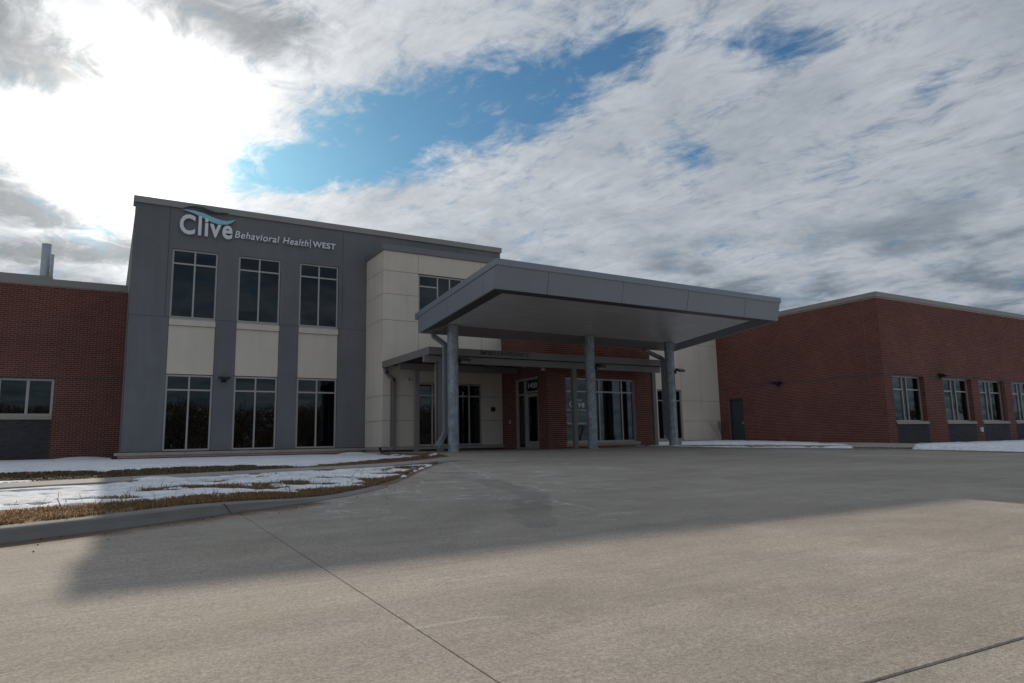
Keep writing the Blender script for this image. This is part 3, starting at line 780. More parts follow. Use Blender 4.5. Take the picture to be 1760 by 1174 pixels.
# ------------------------------------------------------------------ snow
def soft_poly(x, y, fn): return fn(x, y)
def snow_T(x, y):
    """snow thickness over the left lawn"""
    n = fbm(x * 1.1, y * 1.1); n2_ = fbm(x * 3.7 + 9, y * 3.7 + 2)
    e = (n - .5) * 1.1 + (n2_ - .5) * .55
    fr_ = np.interp(x, [-20, -.65, -.3, .12, 1.05, 1.8, 2.57, 3.2, 3.81, 4.6, 5.2, 5.6], [-2.0, 6.55, 6.85, 7.15, 7.70, 7.98, 8.35, 9.0, 9.9, 11.0, 11.9, 12.7])
    bk = np.interp(x, [-20, -1, -.5, .05, .4, .7, 1.6, 2.7, 4.2, 5.5], [.6, 9.95, 10.25, 10.2, 11.2, 11.1, 11.5, 12.0, 12.2, 12.5])
    A = np.minimum(y - fr_, bk - y - .05); A = A + e * np.where(bk - y < .5, .35, .8) + .10
    A = np.minimum(A, .8 - (x - 4.6) * .9)
    B = np.minimum(y - np.interp(x, [-20, -1.1, 0, 1, 2.8, 4], [1.9, 11.15, 11.35, 11.95, 12.5, 13.0]), np.interp(x, [-20, -1.2, .2, 1.9, 3.2, 4.2], [3.2, 12.3, 11.75, 12.75, 13.0, 13.2]) - y) + e * .45 + .05
    Cc = y - np.interp(x, [-20, -1.6, .2, 2.3, 2.9, 3.4, 4.2, 5.2, 6.5, 8], [6.6, 15.2, 15.1, 15.7, 14.6, 13.7, 14.4, 15.6, 16.6, 17.4]) + e * .8
    Cc = np.minimum(Cc, (7.3 - x) * .8 + (n2_ - .5)); Cc = np.where(y > 24.2, np.where(x < .2, Cc, -1), Cc)
    def th(a, hmax, w_): return np.where(a > 0, hmax * (1 - np.exp(-a / w_)), -.03 + 0 * a)
    t = np.maximum(np.maximum(th(A, .030, .34), th(B, .020, .15)), th(Cc, .055, .45))
    near = np.clip((bk - y) / 1.1, .12, 1) * np.clip((13 - y) / 3, .25, 1)
    lump = (.030 * (fbm(x * 2.3 + 4, y * 2.3) - .45) + .060 * (fbm(x * 5.5, y * 7.5) - .5)) * near
    t = t + np.where(t > .012, lump * np.clip(t / .05, 0, 1), 0)
    # heaps by the wall, the path and the porch
    for hx, hy, r, hh in ((-.6, 25.8, 1.4, .14), (6.9, 22.0, .8, .13), (.62, 10.70, .50, .075), (7.6, 16.8, .45, .05), (4.9, 11.5, .5, .04)):
        t = np.maximum(t, hh * np.exp(-((x - hx) ** 2 + (y - hy) ** 2) / (r * r) * 1.6) + .02 * (n2_ - .5) - .015)
    # turf tufts melted through
    melt = sst_((fbm(x * 1.9 + 21, y * 3.4 + 5, 6) - .545) / .05) * (y < 12)
    return t - melt * .09
def snow_sheet(name, x0, x1, y0, y1, st, zf, Tf, label):
    X, Y = np.meshgrid(np.arange(x0, x1, st), np.arange(y0, y1, st)); T = Tf(X, Y)
    dk, _ = kdist(X, Y)
    # only inside the lawn
    Z = zf(X, Y) + T
    q = lambda a: np.maximum(np.maximum(a[:-1, :-1], a[1:, :-1]), np.maximum(a[:-1, 1:], a[1:, 1:]))
    keep = q(T) > .0
    return X, Y, Z, T, keep
def inside_lawn(x, y):
    kx = np.interp(y, KP[:, 1], KP[:, 0]); return x < kx - .12
X, Y = np.meshgrid(np.arange(-9, 8.2, .055), np.r_[np.arange(3.5, 13.5, .05), np.arange(13.5, 27, .11)])
T = snow_T(X, Y); T = np.where(inside_lawn(X, Y) & (Y < np.where(X < .2, 26.95, 23.9)), T, -.03)
Z = zlawn(X, Y) + T
mx4 = lambda a: np.maximum(np.maximum(a[:-1, :-1], a[1:, :-1]), np.maximum(a[:-1, 1:], a[1:, 1:]))
so = grid_mesh('snow', X, Y, Z, 'snow', keep=mx4(T) > .004)
so.data.polygons.foreach_set('use_smooth', np.ones(len(so.data.polygons), dtype=bool))
tag(so, 'old melting snow lying in bands over the lawn beside the grey building', 'snow', kind='stuff')
# snow by the right wing
X, Y = np.meshgrid(np.arange(15.6, 46, .10), np.arange(-2, 24, .10))
edge_x = np.interp(Y, RE[::-1, 1], RE[::-1, 0]); dedge = X - edge_x
n1_, n2_ = fbm(X * .9, Y * .9), fbm(X * 3.1 + 7, Y * 3.1)
wx_ = np.interp(Y, [15.58, 15.6, 24], [60, 26.0, 26.0])
e_ = (n1_ - .5) * 1.5 + (n2_ - .5) * .7
strip = np.minimum(dedge - .35, np.interp(Y, [10, 15.4, 24], [30, 26.0, 26.0]) - X + .6)
gap = np.interp(X + .35 * Y, [23.6, 24.4, 25.6, 26.0], [.0, -2.0, -2.0, .0])
a1 = np.where(Y > 15.2, np.minimum(dedge - np.interp(Y, [14.6, 17, 20, 24], [5.2, 4.2, 2.2, 1.0]), (X - 19.0) * .8) + e_ * 1.2, -1)
a1 = np.maximum(a1, np.where(Y > 12.2, np.minimum(dedge - .25, 1.1 - dedge) + e_ * .5 - .2, -1))
a2 = np.where(Y <= 13.2, np.minimum(dedge - .25, 13.4 - Y) + e_ * .45, -1)
a3 = np.where((Y > 12) & (X > 29.5), np.minimum(15.5 - Y, (X - 30) * .5) + e_ * .6, -1)
a = np.maximum(np.maximum(a1, a2), a3)
T = np.where(a > 0, np.where(Y > 13.5, .09, .13) * (1 - np.exp(-a / .5)), -.03) + .05 * (n2_ - .5) * (a > 0)
ratio = X / np.maximum(Y, .5) + (n2_ - .5) * .12
bare = (ratio > 1.50) & (ratio < np.where(X > 24.5, 1.50, 1.80))      # bare turf between the two banks
ok = (dedge > .2) & ~((X > 25.98) & (Y > 15.5)) & ~bare
T = np.where(ok, T, -.03)
trel = np.clip(dedge / np.maximum(.5, np.interp(Y, [8, 15.6, 24], [20, 26.04, 26.04]) - edge_x), 0, 1)
Z = zr(X, Y, trel) + T + .015
so2 = grid_mesh('snow', X, Y, Z, 'snow', keep=mx4(T) > .004)
so2.data.polygons.foreach_set('use_smooth', np.ones(len(so2.data.polygons), dtype=bool))
tag(so2, 'banks of old snow along the foot of the brick wing beyond the drive', 'snow', kind='stuff')

# ------------------------------------------------------------------ dry grass
def blades(name, x, y, z, h, mat, label, wid=.004):
    n = len(x); an = RNG.random(n) * 6.283; lean = RNG.random(n) * 1.25 + .2; la = RNG.random(n) * 6.283
    c_, s_ = np.cos(an) * wid * (0.6 + RNG.random(n)), np.sin(an) * wid * (0.6 + RNG.random(n))
    tip = np.c_[x + np.cos(la) * lean * h, y + np.sin(la) * lean * h, z + h * np.clip(1 - .52 * lean, .12, 1)]
    mid = np.c_[x + np.cos(la) * lean * h * .35, y + np.sin(la) * lean * h * .35, z + h * .62]
    V = np.stack([np.c_[x - c_, y - s_, z - .01], np.c_[x + c_, y + s_, z - .01], mid + np.c_[c_, s_, 0 * c_] * .7, tip, mid - np.c_[c_, s_, 0 * c_] * .7], 1)
    F = np.array([[0, 1, 2, 4], [4, 2, 3, 3]])
    i = np.arange(n) * 5
    Q = np.stack([i, i + 1, i + 2, i + 4], -1)
    Tt = np.stack([i + 4, i + 2, i + 3], -1)
    me = bpy.data.meshes.new(name); me.vertices.add(n * 5); me.vertices.foreach_set('co', V.reshape(-1, 3).astype(np.float32).ravel())
    li = np.concatenate([np.c_[Q, Tt].ravel()]).astype(np.int32)
    me.loops.add(len(li)); me.loops.foreach_set('vertex_index', li)
    st = (np.arange(n)[:, None] * 7 + np.array([0, 4])).ravel().astype(np.int32)
    me.polygons.add(2 * n); me.polygons.foreach_set('loop_start', st); me.materials.append(MAT[mat]); me.update(calc_edges=True); me.validate()
    return tag(link(bpy.data.objects.new(name, me)), label, 'grass', kind='stuff')
# front strip along the kerb
N = 300000
k = RNG.random(N); s_i = (k * (nk - 2)).astype(int); base = KP[s_i] + (KP[s_i + 1] - KP[s_i]) * RNG.random(N)[:, None]
tg = KP[s_i + 1] - KP[s_i]; tg /= np.linalg.norm(tg, axis=1)[:, None]; nr = np.c_[-tg[:, 1], tg[:, 0]]
off = .16 + RNG.random(N) ** 1.25 * 2.0
x, y = (base + nr * off[:, None]).T
clump = fbm(x * 5, y * 5); tk = snow_T(x, y)
ok = (x > -6) & (y < 15.6) & (clump > .27 + RNG.random(N) * .14) & ((tk < .008) | (RNG.random(N) < .02)) & inside_lawn(x, y) & ~((y > wf(x) - .02) & (y < wbk(x) + .02))
x, y, clump = x[ok], y[ok], clump[ok]
blades('dry_grass', x, y, zlawn(x, y) + .0, (.008 + .045 * (clump - .3) + .018 * RNG.random(len(x))) * (1 + (RNG.random(len(x)) < .03) * 1.1), 'dry_grass', 'tawny dry grass along the kerb beside the drive', wid=.0030)
# the strip behind the path, and by the porch
N = 130000
x = RNG.random(N) * 16 - 8; y = RNG.random(N) * 9 + 8.5
clump = fbm(x * 4, y * 4); tk = snow_T(x, y)
ok = (y > wbk(x) + .02) & (tk < .012) & inside_lawn(x, y) & (clump > .30 + RNG.random(N) * .15)
x, y, clump = x[ok], y[ok], clump[ok]
red = x > 3.0
blades('dry_grass', x[~red], y[~red], zlawn(x[~red], y[~red]), .03 + .07 * (clump[~red] - .3), 'olive_grass', 'dull olive brown grass strip behind the concrete path', wid=.007)
blades('dry_grass', x[red], y[red], zlawn(x[red], y[red]), .03 + .08 * (clump[red] - .3), 'dry_grass', 'rusty dry grass between the path and the porch columns', wid=.006)
# by the right wing
N = 60000
x = RNG.random(N) * 18 + 18; y = RNG.random(N) * 12 + 8
ex = np.interp(y, RE[::-1, 1], RE[::-1, 0]); dd = x - ex
tr_ = np.clip(dd / np.maximum(.5, np.interp(y, [8, 15.6, 24], [20, 26.04, 26.04]) - ex), 0, 1)
ok = (dd > .4) & ~((x > 25.9) & (y > 15.4)); x, y, tr_ = x[ok], y[ok], tr_[ok]
blades('dry_grass', x, y, zr(x, y, tr_), .03 + .04 * RNG.random(len(x)), 'olive_grass', 'brown grass at the foot of the brick wing among snow banks', wid=.009)
# taller stray stalks standing in the snow
N = 110
x = RNG.random(N) * 6 - 1.5; y = np.interp(x, [-.65, .12, 1.05, 2.57, 3.81], [6.5, 7.2, 7.7, 8.3, 9.5]) + RNG.random(N) * 1.6 - .5
ok = inside_lawn(x, y); blades('grass_stalks', x[ok], y[ok], zlawn(x[ok], y[ok]), .07 + .07 * RNG.random(ok.sum()), 'dry_grass', 'scattered taller dead stalks poking up through the snow by the kerb', wid=.003)
# grit in the gutter
N = 900
s_i = (RNG.random(N) * 330).astype(int) + 20; s_i = np.clip(s_i, 0, nk - 2)
tg = KP[s_i + 1] - KP[s_i]; tg /= np.linalg.norm(tg, axis=1)[:, None]; nr = np.c_[-tg[:, 1], tg[:, 0]]
pp = KP[s_i] - nr * (.06 + np.abs(RNG.normal(size=N)) * .22)[:, None]; r_ = .002 + RNG.random(N) ** 3 * .007
ok = (pp[:, 0] < 3) & (pp[:, 0] > -5); pp, r_ = pp[ok], r_[ok]
oc = np.array([(1, 0, 0), (0, 1, 0), (-1, 0, 0), (0, -1, 0), (0, 0, .8), (0, 0, -.8)]); of = np.array([(0, 1, 4), (1, 2, 4), (2, 3, 4), (3, 0, 4), (1, 0, 5), (2, 1, 5), (3, 2, 5), (0, 3, 5)])
V = np.c_[pp, zd(pp[:, 0], pp[:, 1]) + r_ * .5][:, None, :] + oc[None] * r_[:, None, None] * (0.6 + .8 * RNG.random((len(pp), 6, 1)))
F = of[None] + 6 * np.arange(len(pp))[:, None, None]
tag(np_mesh('grit', V.reshape(-1, 3), F.reshape(-1, 3), 'bark'), 'dark grit and leaf crumbs gathered along the kerb foot', 'grit', kind='stuff')

# ------------------------------------------------------------------ grey two-storey block
FY = Frame('Y', 24.0)
gb = thing('office_building', (4, 24, -.3), 'charcoal grey two-storey block carrying the white sign lettering, with tall windows', 'building')
WX = [(1.52, 2.90), (3.54, 4.925), (5.57, 6.96)]
ZL = 4.19
G_ = .006
def panel(u0, u1, z0, z1, holes=(), mat='grey_stucco', fr=FY, par=gb, name='wall_panel', depth=.16, ends='lr'):
    m = wall(fr, u0 + (G_ if 'l' in ends else 0), u1 - (G_ if 'r' in ends else 0), z0 + G_, z1 - G_, holes, depth, ends=ends); return m.build(name, mat, par)
hs = [(a, b, 4.19 + G_, 6.455) for a, b in WX]
panel(.40, 1.40, ZL, 7.83); panel(7.10, 11.81, ZL, 7.83); panel(11.81, 13.71, ZL, 7.83)
m = wall(FY, 1.40 + G_, 7.10 - G_, ZL + G_, 7.83 - G_, [(a, b, ZL + G_, 6.455) for a, b in WX], .16); m.build('wall_panel', 'grey_stucco', gb)
for a, b in ((.40, WX[0][0]), (WX[0][1], WX[1][0]), (WX[1][1], WX[2][0]), (WX[2][1], 8.0)): panel(a, b, -.05, ZL)
for a, b in WX:
    panel(a + .004, b - .004, 2.375, 3.94, mat='beige_stucco', name='spandrel', fr=Frame('Y', 24.02))
    MB(FY).box(a + .006, b - .006, -.12, .035, 3.945, 4.125).build('spandrel_sill', 'beige_stucco', gb)
    MB(FY).box(a + .01, b - .01, -.12, .012, 4.13, 4.186).build('window_sill', 'frame_alu', gb)
    window(gb, FY, a + .006, b - .006, 4.19, 6.45, [a + (b - a) * .495], 5.985, rec=.05)
    window(gb, FY, a + .006, b - .006, -.035, 2.36, [a + (b - a) * .495], 1.88, rec=.05)
MB(FY).box(.34, 13.76, -.5, .05, 7.83, 8.037).build('coping', 'coping_metal', gb)
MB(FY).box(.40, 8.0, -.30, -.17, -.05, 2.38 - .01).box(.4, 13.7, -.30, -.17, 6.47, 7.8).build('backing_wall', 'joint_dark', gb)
bk = MB(FY)
for a, b in zip([.40] + [x[1] for x in WX], [x[0] for x in WX] + [8.0]): bk.box(a, b, -.165, -.02, -.04, 6.47)
for a, b in WX: bk.box(a, b, -.165, -.03, 2.38, 4.12)
bk.box(8.0, 13.7, -.165, -.02, 4.1, 7.8); bk.box(.42, 8.0, -.165, -.02, 6.48, 7.8)
bk.build('joint_filler', 'joint_dark', gb)
for i in range(8):
    MB(FY).box(.24 + .967 * i + .003, .24 + .967 * (i + 1) - .003, -.1, .165 + random.uniform(-.002, .002), -.15, -.062).build('ledge_stone', 'sill_stone', gb)
wall(Frame('Y', 23.9), .34, 7.9, -.75, -.15, (), .1).build('plinth', 'mortar', gb)
shell(gb, .42, 13.69, 24.16, 40, -.5, 8.0, 'grey_stucco')
room(gb, FY, .6, 7.9, -.04, 2.9, 10.5, mat='interior_dark'); room(gb, FY, .6, 7.9, 4.15, 6.6, 5.0)
MB(FY).box(.6, 13.6, -11, -.31, 2.95, 4.1).build('floor_slab', 'interior_dark', gb)
bricks(gb, [(Frame('Y', 23.9), .34, 7.9, -.55, -.155, (), lambda u, z: 'red_brick')], 120)
# ceiling lights seen through the ground-floor glass
for (a, y, ln, rot, lab) in ((2.15, 31.0, .85, 0, 'lit strip light on the ceiling inside, behind the ground-floor window nearest the brick'),
                        (2.30, 33.5, .75, 0, 'second lit strip light deeper inside the same ground-floor room'),
                        (5.40, 30.6, 2.3, 1.6, 'lit strip light set slantwise inside, behind the ground-floor window beside the wall lamp')):
    t = thing('ceiling_light', (a, y, 2.80), lab, 'ceiling light', 'strip lights lit indoors')
    c_, s_ = math.cos(rot), math.sin(rot); q = lambda l, k_, z: (a + c_ * l - s_ * k_, y + s_ * l + c_ * k_, z)
    MB().hexa([q(0, -.07, 2.80), q(ln, -.07, 2.80), q(ln, .07, 2.80), q(0, .07, 2.80)], [q(0, -.07, 2.89), q(ln, -.07, 2.89), q(ln, .07, 2.89), q(0, .07, 2.89)]).build('housing', 'white_plastic', t)
    MB().hexa([q(.03, -.05, 2.785), q(ln - .03, -.05, 2.785), q(ln - .03, .05, 2.785), q(.03, .05, 2.785)], [q(.03, -.05, 2.799), q(ln - .03, -.05, 2.799), q(ln - .03, .05, 2.799), q(.03, .05, 2.799)]).build('diffuser', 'lamp_glow', t)

# ------------------------------------------------------------------ beige block with its projecting bay
bb = thing('office_building', (10.3, 22.2, -.3), 'beige panelled block behind the canopies, joining the grey block and the entrance', 'building')
BY = 22.196
FB = Frame('Y', BY); FBL = Frame('X', 8.0)
zs = [-.05, .839, 1.688, 4.302, 5.225, 6.05, 6.772]
UW = (9.30, 11.815, 4.33, 6.045); LWN = (9.35, 11.81, -.045, 2.15)
for z0, z1 in zip(zs[:-1], zs[1:]):
    panel(8.0, 9.30, z0, z1, (), 'beige_stucco', FB, bb, ends='r')
    panel(BY, 24.0, z0, z1, (), 'beige_stucco', FBL, bb, ends='r')
    if z0 > 4: 
        if z1 > 6.1: panel(9.30, 11.81, z0, z1, (), 'beige_stucco', FB, bb)
    panel(11.81, 12.665, z0, z1, (), 'beige_stucco', FB, bb)
panel(9.30, 11.81, 2.155, 4.302, (), 'beige_stucco', FB, bb)
m = MB(FB)
for (a, b, c, e) in ((8.02, 9.28, -.04, 6.75), (11.83, 12.6, -.04, 6.75), (9.28, 11.83, 2.18, 4.28), (9.28, 11.83, 6.07, 6.75)): m.box(a, b, -.165, -.02, c, e)
m2_ = MB(FBL); m2_.box(BY + .17, 23.98, -.16, -.02, -.04, 6.75)
m.build('joint_filler', 'joint_dark', bb); m2_.build('joint_filler', 'joint_dark', bb)
window(bb, FB, 9.31, 11.805, 4.31, 6.04, [10.07, 10.55, 11.04], 5.62, rec=.05, trans_cols=(0, 3))
window(bb, FB, 9.31, 11.805, -.04, 2.15, [9.85, 10.58, 11.31], 1.71, rec=.05)
MB(FB).box(7.95, 12.70, -1.9, .05, 6.772, 6.99).build('cap', 'cap_metal', bb, bevel=.01)
MB(FB).box(7.94, 12.66, -.12, .10, -.15, -.056).build('ledge', 'sill_stone', bb)
MB(FBL).box(22.05, 23.90, -.12, .06, -.15, -.056).build('ledge', 'sill_stone', bb)
MB(FB).box(8.0, 12.66, -.2, .02, -.8, -.152).build('plinth', 'deck_dark', bb)
room(bb, FB, 8.2, 12.5, -.04, 2.7, 5.0, w0=-.25); room(bb, FB, 8.2, 12.5, 4.2, 6.5, 5.0, w0=-.25)
# side walls, the long beige wall on the far side of the entrance
shell(bb, 8.02, 12.66, BY + .17, 30, -.3, 6.95, 'beige_stucco')
zs2 = [-.05, .87, 1.83, 4.56, 6.80]
xs2 = [17.0, 19.6, 21.98, 23.52, 24.82, 26.03]
for z0, z1 in zip(zs2[:-1], zs2[1:]):
    for a, b in zip(xs2[:-1], xs2[1:]):
        if a == 21.98 and z1 < 2: continue
        hz_ = ()
        zz0 = 2.335 if (a == 21.98 and z0 == 1.83) else z0
        panel(a, b, zz0, z1, (), 'beige_stucco', FY, bb)
m = MB(FY); m.box(17, 21.95, -.165, -.02, -.04, 6.78); m.box(23.55, 26.0, -.165, -.02, -.04, 6.78); m.box(21.95, 23.55, -.165, -.02, 2.36, 6.78)
m.build('joint_filler', 'joint_dark', bb)
window(bb, FY, 21.99, 23.515, .02, 2.33, [22.38, 23.1], 1.83, rec=.05)
MB(FY).box(21.99, 23.515, -.1, .03, -.05, .018).build('window_sill', 'frame_alu', bb)
MB(FY).box(16.9, 26.02, -.3, .05, 6.80, 6.98).build('cap', 'cap_metal', bb)
MB(FY).box(17.25, 26.0, -.12, .10, -.15, -.056).build('ledge', 'sill_stone', bb)
MB(FY).box(17.25, 26.0, -.12, .02, -.8, -.152).build('plinth', 'deck_dark', bb)
room(bb, FY, 18.5, 25.8, -.04, 2.8, 4.5, w0=-.25, mat='interior_dark')
shell(bb, 12.7, 26.02, 24.17, 38, -.3, 6.95, 'beige_stucco')

# ------------------------------------------------------------------ brick wings
RED = lambda u, z: 'red_brick'
# left wing
lw = thing('brick_wing', (-3, 26.97, -.3), 'single-storey red brick wing with the low two-light window, below the steel flues', 'building')
FL = Frame('Y', 26.97)
lwin = [(-3.05, -1.555, 1.05, 2.39), (-7.2, -5.7, 1.05, 2.39)]
dark_l = [(-3.05, -1.545, -1.0, 1.05), (-7.2, -5.69, -1.0, 1.05)]
wall(FL, -16, .42, -.9, 5.48, lwin, .22, [(*r, 1) for r in dark_l]).build('wall', ['mortar', 'dark_mortar'], lw)
def cls_l(u, z):
    if any(r[0] < u < r[1] and r[2] < z < r[3] for r in dark_l): return 'dark_brick'
    if 2.395 < z < 2.47: return 'dark_brick'
    return 'red_brick'
dcut = lambda lst: [r for r in lst]
bricks(lw, [(FL, -8.0, .40, -.62, 5.47, lwin, cls_l)], 300)
for (a, b, c, e) in lwin:
    MB(FL).box(a - .01, b + .01, -.2, .045, c + .005, c + .125).build('window_sill', 'sill_stone', lw, bevel=.006)
    window(lw, FL, a + .004, b - .004, c + .13, e - .004, [(a + b) / 2 + .04], None, rec=.08, fw=.07, mw=.08)
MB(FL).box(-16, -1.83, -.4, .05, 5.48, 5.80).build('coping', 'coping_metal', lw)
MB(FL).box(-1.828, .38, -.4, .05, 5.48, 5.715).build('coping', 'coping_metal', lw)
room(lw, FL, -9, .2, .4, 2.75, 4.0, w0=-.25)
shell(lw, -16, .40, 27.2, 42, -.5, 5.7, 'mortar')
for (cx, cy, r, zt, lab) in ((-2.37, 31.0, .158, 7.92, 'wider shiny steel flue pipe standing on the brick wing roof'), (-2.40, 33.2, .15, 8.06, 'slimmer-looking steel flue half hidden behind the wider flue on the roof')):
    t = thing('flue_pipe', (cx, cy, 5.35), lab, 'flue', 'steel flues on the roof')
    z = 5.35
    k = 0
    while z < zt - .02:
        zz = min(z + .12, zt); MB().tube([(cx, cy, z), (cx, cy, zz - .008)], r, 20).build('flue_section', 'flue_steel', t); 
        z = zz; k += 1
    MB().tube([(cx, cy, 5.36), (cx, cy, zt - .03)], r - .006, 20).build('liner', 'flue_steel', t)
    MB().tube([(cx, cy, zt - .02), (cx, cy, zt)], r + .008, 20).build('rim', 'flue_steel', t)
# right wing
rw = thing('brick_wing', (30, 15.6, -.5), 'single-storey red brick wing with the row of windows and a dark side door', 'building')
FR = Frame('Y', 15.586); FRS = Frame('X', 26.04)
rwin = [(26.59, 28.86, .43, 2.375), (30.26, 32.57, .43, 2.375), (33.16, 35.46, .43, 2.375), (36.08, 38.38, .43, 2.375), (40.2, 42.5, .43, 2.375)]
dark_r = [(r[0], r[1], -1.2, .43) for r in rwin]
door = (22.55, 23.42, -.20, 1.905)
wall(FR, 26.04, 47, -1.0, 5.485, rwin, .26, [(*r, 1) for r in dark_r], ends='').build('wall', ['mortar', 'dark_mortar'], rw)
wall(FRS, 15.586, 24.6, -1.0, 5.485, [door], .2, ends='').build('wall', 'mortar', rw)
def cls_r(u, z):
    if any(r[0] < u < r[1] and r[2] < z < r[3] for r in dark_r): return 'dark_brick'
    if 2.385 < z < 2.455: return 'dark_brick'
    if abs(u - 35.28) < .012: return None
    return 'red_brick'
z0r = .43 - CH * 20
bricks(rw, [(FR, 26.035, 44.0, z0r, 5.48, rwin, cls_r), (FRS, 15.582, 24.0, z0r, 5.48, [door, (16.20, 16.215, -2, 9)], lambda u, z: 'dark_brick' if 2.385 < z < 2.455 else 'red_brick')] +
       [(Frame('X', r[1]), 15.594, 15.786, z0r + CH * 22, 2.37, (), RED) for r in rwin], 300)
MB(FRS).box(16.195, 16.218, -.002, .003, -.8, 5.48).build('sealant_joint', 'joint_dark', rw); MB(FR).box(35.262, 35.298, -.002, .003, -.8, 5.48).build('sealant_joint', 'joint_dark', rw)
for (a, b, c, e) in rwin:
    MB(FR).box(a + .004, b - .004, -.25, .05, c + .004, c + .105).build('window_sill', 'sill_stone', rw, bevel=.006)
    window(rw, FR, a + .004, b - .004, c + .108, e - .004, [a + .98, b - .98], 1.83, rec=.20, fw=.06, trans_cols=(0, 2))
    MB(FR).box(a - .1, b + .1, .002, .012, 2.377, 2.389).build('lintel_angle', 'trim_metal', rw)
MB(FR).box(25.985, 47, -.4, .05, 5.485, 5.672).build('coping', 'coping_metal', rw)
MB(FRS).box(15.99, 24.6, -.4, .05, 5.487, 5.670).build('coping', 'coping_metal', rw)
dr = MB(FRS).box(door[0] + .05, door[1] - .05, -.16, -.10, door[2], door[3] - .05).build('door', 'door_paint', rw)
MB(FRS).box(door[0] + .09, door[0] + .15, -.098, -.03, .68, .80).build('handle', 'frame_alu', dr)
f = MB(FRS); f.box(door[0] + .002, door[0] + .05, -.18, -.02, door[2], door[3] - .002); f.box(door[1] - .05, door[1] - .002, -.18, -.02, door[2], door[3] - .002); f.box(door[0] + .05, door[1] - .05, -.18, -.02, door[3] - .05, door[3] - .002)
f.build('door_frame', 'door_paint', rw)
MB(FRS).box(door[0], door[1], -.3, .15, -.6, -.205).build('doorstep', 'sill_stone', rw)
room(rw, FR, 26.4, 46, .0, 2.8, 5.0, w0=-.30)
m = MB(); m.box(26.25, 47, 15.85, 42, -.9, 5.4, skip='nb'); m.build('back_wall', 'mortar', rw)
MB().box(26.3, 47, 15.9, 42, 5.30, 5.40).build('roof', 'roof_membrane', rw)

# ------------------------------------------------------------------ brick entrance vestibule
vs = thing('entrance_vestibule', (14.9, 19.2, -.25), 'red brick entrance box under the canopies, with glazed door and lettered window', 'entrance')
VY = 19.148; FV = Frame('Y', VY); FVL = Frame('X', 12.67)
vwin = (13.42, 16.47, -.02, 2.19); vdoor = (19.73, 21.22, -.22, 2.235); ZT = 3.95
wall(FV, 12.67, 17.24, -.6, ZT, [vwin], .2, ends='r').build('wall', 'mortar', vs)
wall(FVL, VY, 22.19, -.6, ZT, [vdoor], .2, ends='').build('wall', 'mortar', vs)
bricks(vs, [(FV, 12.665, 17.24, -.02 - CH * 6, ZT - .01, [vwin, (13.38, 16.62, -.125, -.02)], RED), (FVL, VY - .004, 22.19, -.02 - CH * 6, ZT - .01, [vdoor], RED)], 300)
MB().box(12.62, 17.29, VY - .05, 24.0, ZT, ZT + .08).build('coping', 'coping_metal', vs)
m = MB(); m.box(17.04, 17.24, VY + .21, 24, -.6, ZT - .01); m.build('side_wall', 'mortar', vs)
MB(FV).box(13.39, 16.61, -.18, .04, -.122, -.024).build('window_sill', 'sill_stone', vs, bevel=.006)
vw = window(vs, FV, vwin[0] + .004, vwin[1] - .004, vwin[2], vwin[3] - .004, [14.89, 15.91], 1.72, rec=.07)
sf = window(vs, FVL, 20.66, vdoor[1] - .004, vdoor[2] + .01, vdoor[3] - .004, [], 1.70, rec=.05, name='sidelight')
tp = window(vs, FVL, vdoor[0] + .004, 20.655, 1.73, vdoor[3] - .004, [], None, rec=.05, name='transom_light')
dm = MB(FVL); a, b, c, e = vdoor[0] + .05, 20.62, -.21, 1.70
dm.box(a, a + .11, -.12, -.07, c, e); dm.box(b - .11, b, -.12, -.07, c, e); dm.box(a + .11, b - .11, -.12, -.07, c, c + .26); dm.box(a + .11, b - .11, -.12, -.07, e - .11, e)
dr = dm.build('door', 'frame_alu', vs)
MB(FVL).box(a + .105, b - .105, -.10, -.09, c + .255, e - .105).build('pane', 'glass', dr)
MB(FVL).box(b - .085, b - .055, -.069, .01, .66, .92).build('handle', 'frame_alu', dr)
MB(FVL).box(vdoor[0] + .002, vdoor[0] + .048, -.14, -.05, -.22, 1.73).box(20.622, 20.658, -.14, -.05, -.22, 1.73).build('door_frame', 'frame_alu', vs)
m = MB(); m.box(12.9, 17.02, VY + .25, 23.9, -.215, -.2); m.box(12.9, 17.02, VY + .25, 23.9, 2.7, 2.72); m.box(12.9, 17.02, 23.85, 23.9, -.2, 2.7)
m.build('interior', 'interior_dark', vs)
sign_text(vs, '1450', FVL, 19.93, 20.47, 1.885, 2.075, -.085, -.082, 'white_acrylic', off=.01, name='house_number', joined=True)
# FVL runs away from the viewer, so mirror the figures to read from outside
hn = [o for o in vs.children if o.name.startswith('house_number')][0]
for v in hn.data.vertices: v.co.y = (19.93 + 20.47) - (v.co.y + vs.location.y) - vs.location.y
GW = -.105
sign_text(vw, 'Clive', FV, 13.62, 14.26, 1.17, 1.40, GW, GW + .002, 'white_acrylic', off=.025, gap=.07, name='window_lettering', joined=True)
sign_text(vw, 'Behavioral Health', FV, 13.44, 14.42, 1.055, 1.125, GW, GW + .002, 'white_acrylic', off=.01, shear=.2, name='window_lettering', joined=True)
sign_text(vw, 'Main Entrance', FV, 13.44, 14.44, .585, .685, GW, GW + .002, 'white_acrylic', off=.012, name='window_lettering', joined=True)
sign_text(vw, 'WEST', FV, 13.86, 14.02, .905, .945, GW, GW + .002, 'white_acrylic', off=.0, name='window_lettering', joined=True)
MB(FV).box(13.48, 13.82, GW, GW + .002, .918, .924).box(14.06, 14.40, GW, GW + .002, .918, .924).build('window_rule', 'white_acrylic', vw)
def swoosh(up, lo): return up + lo[::-1]
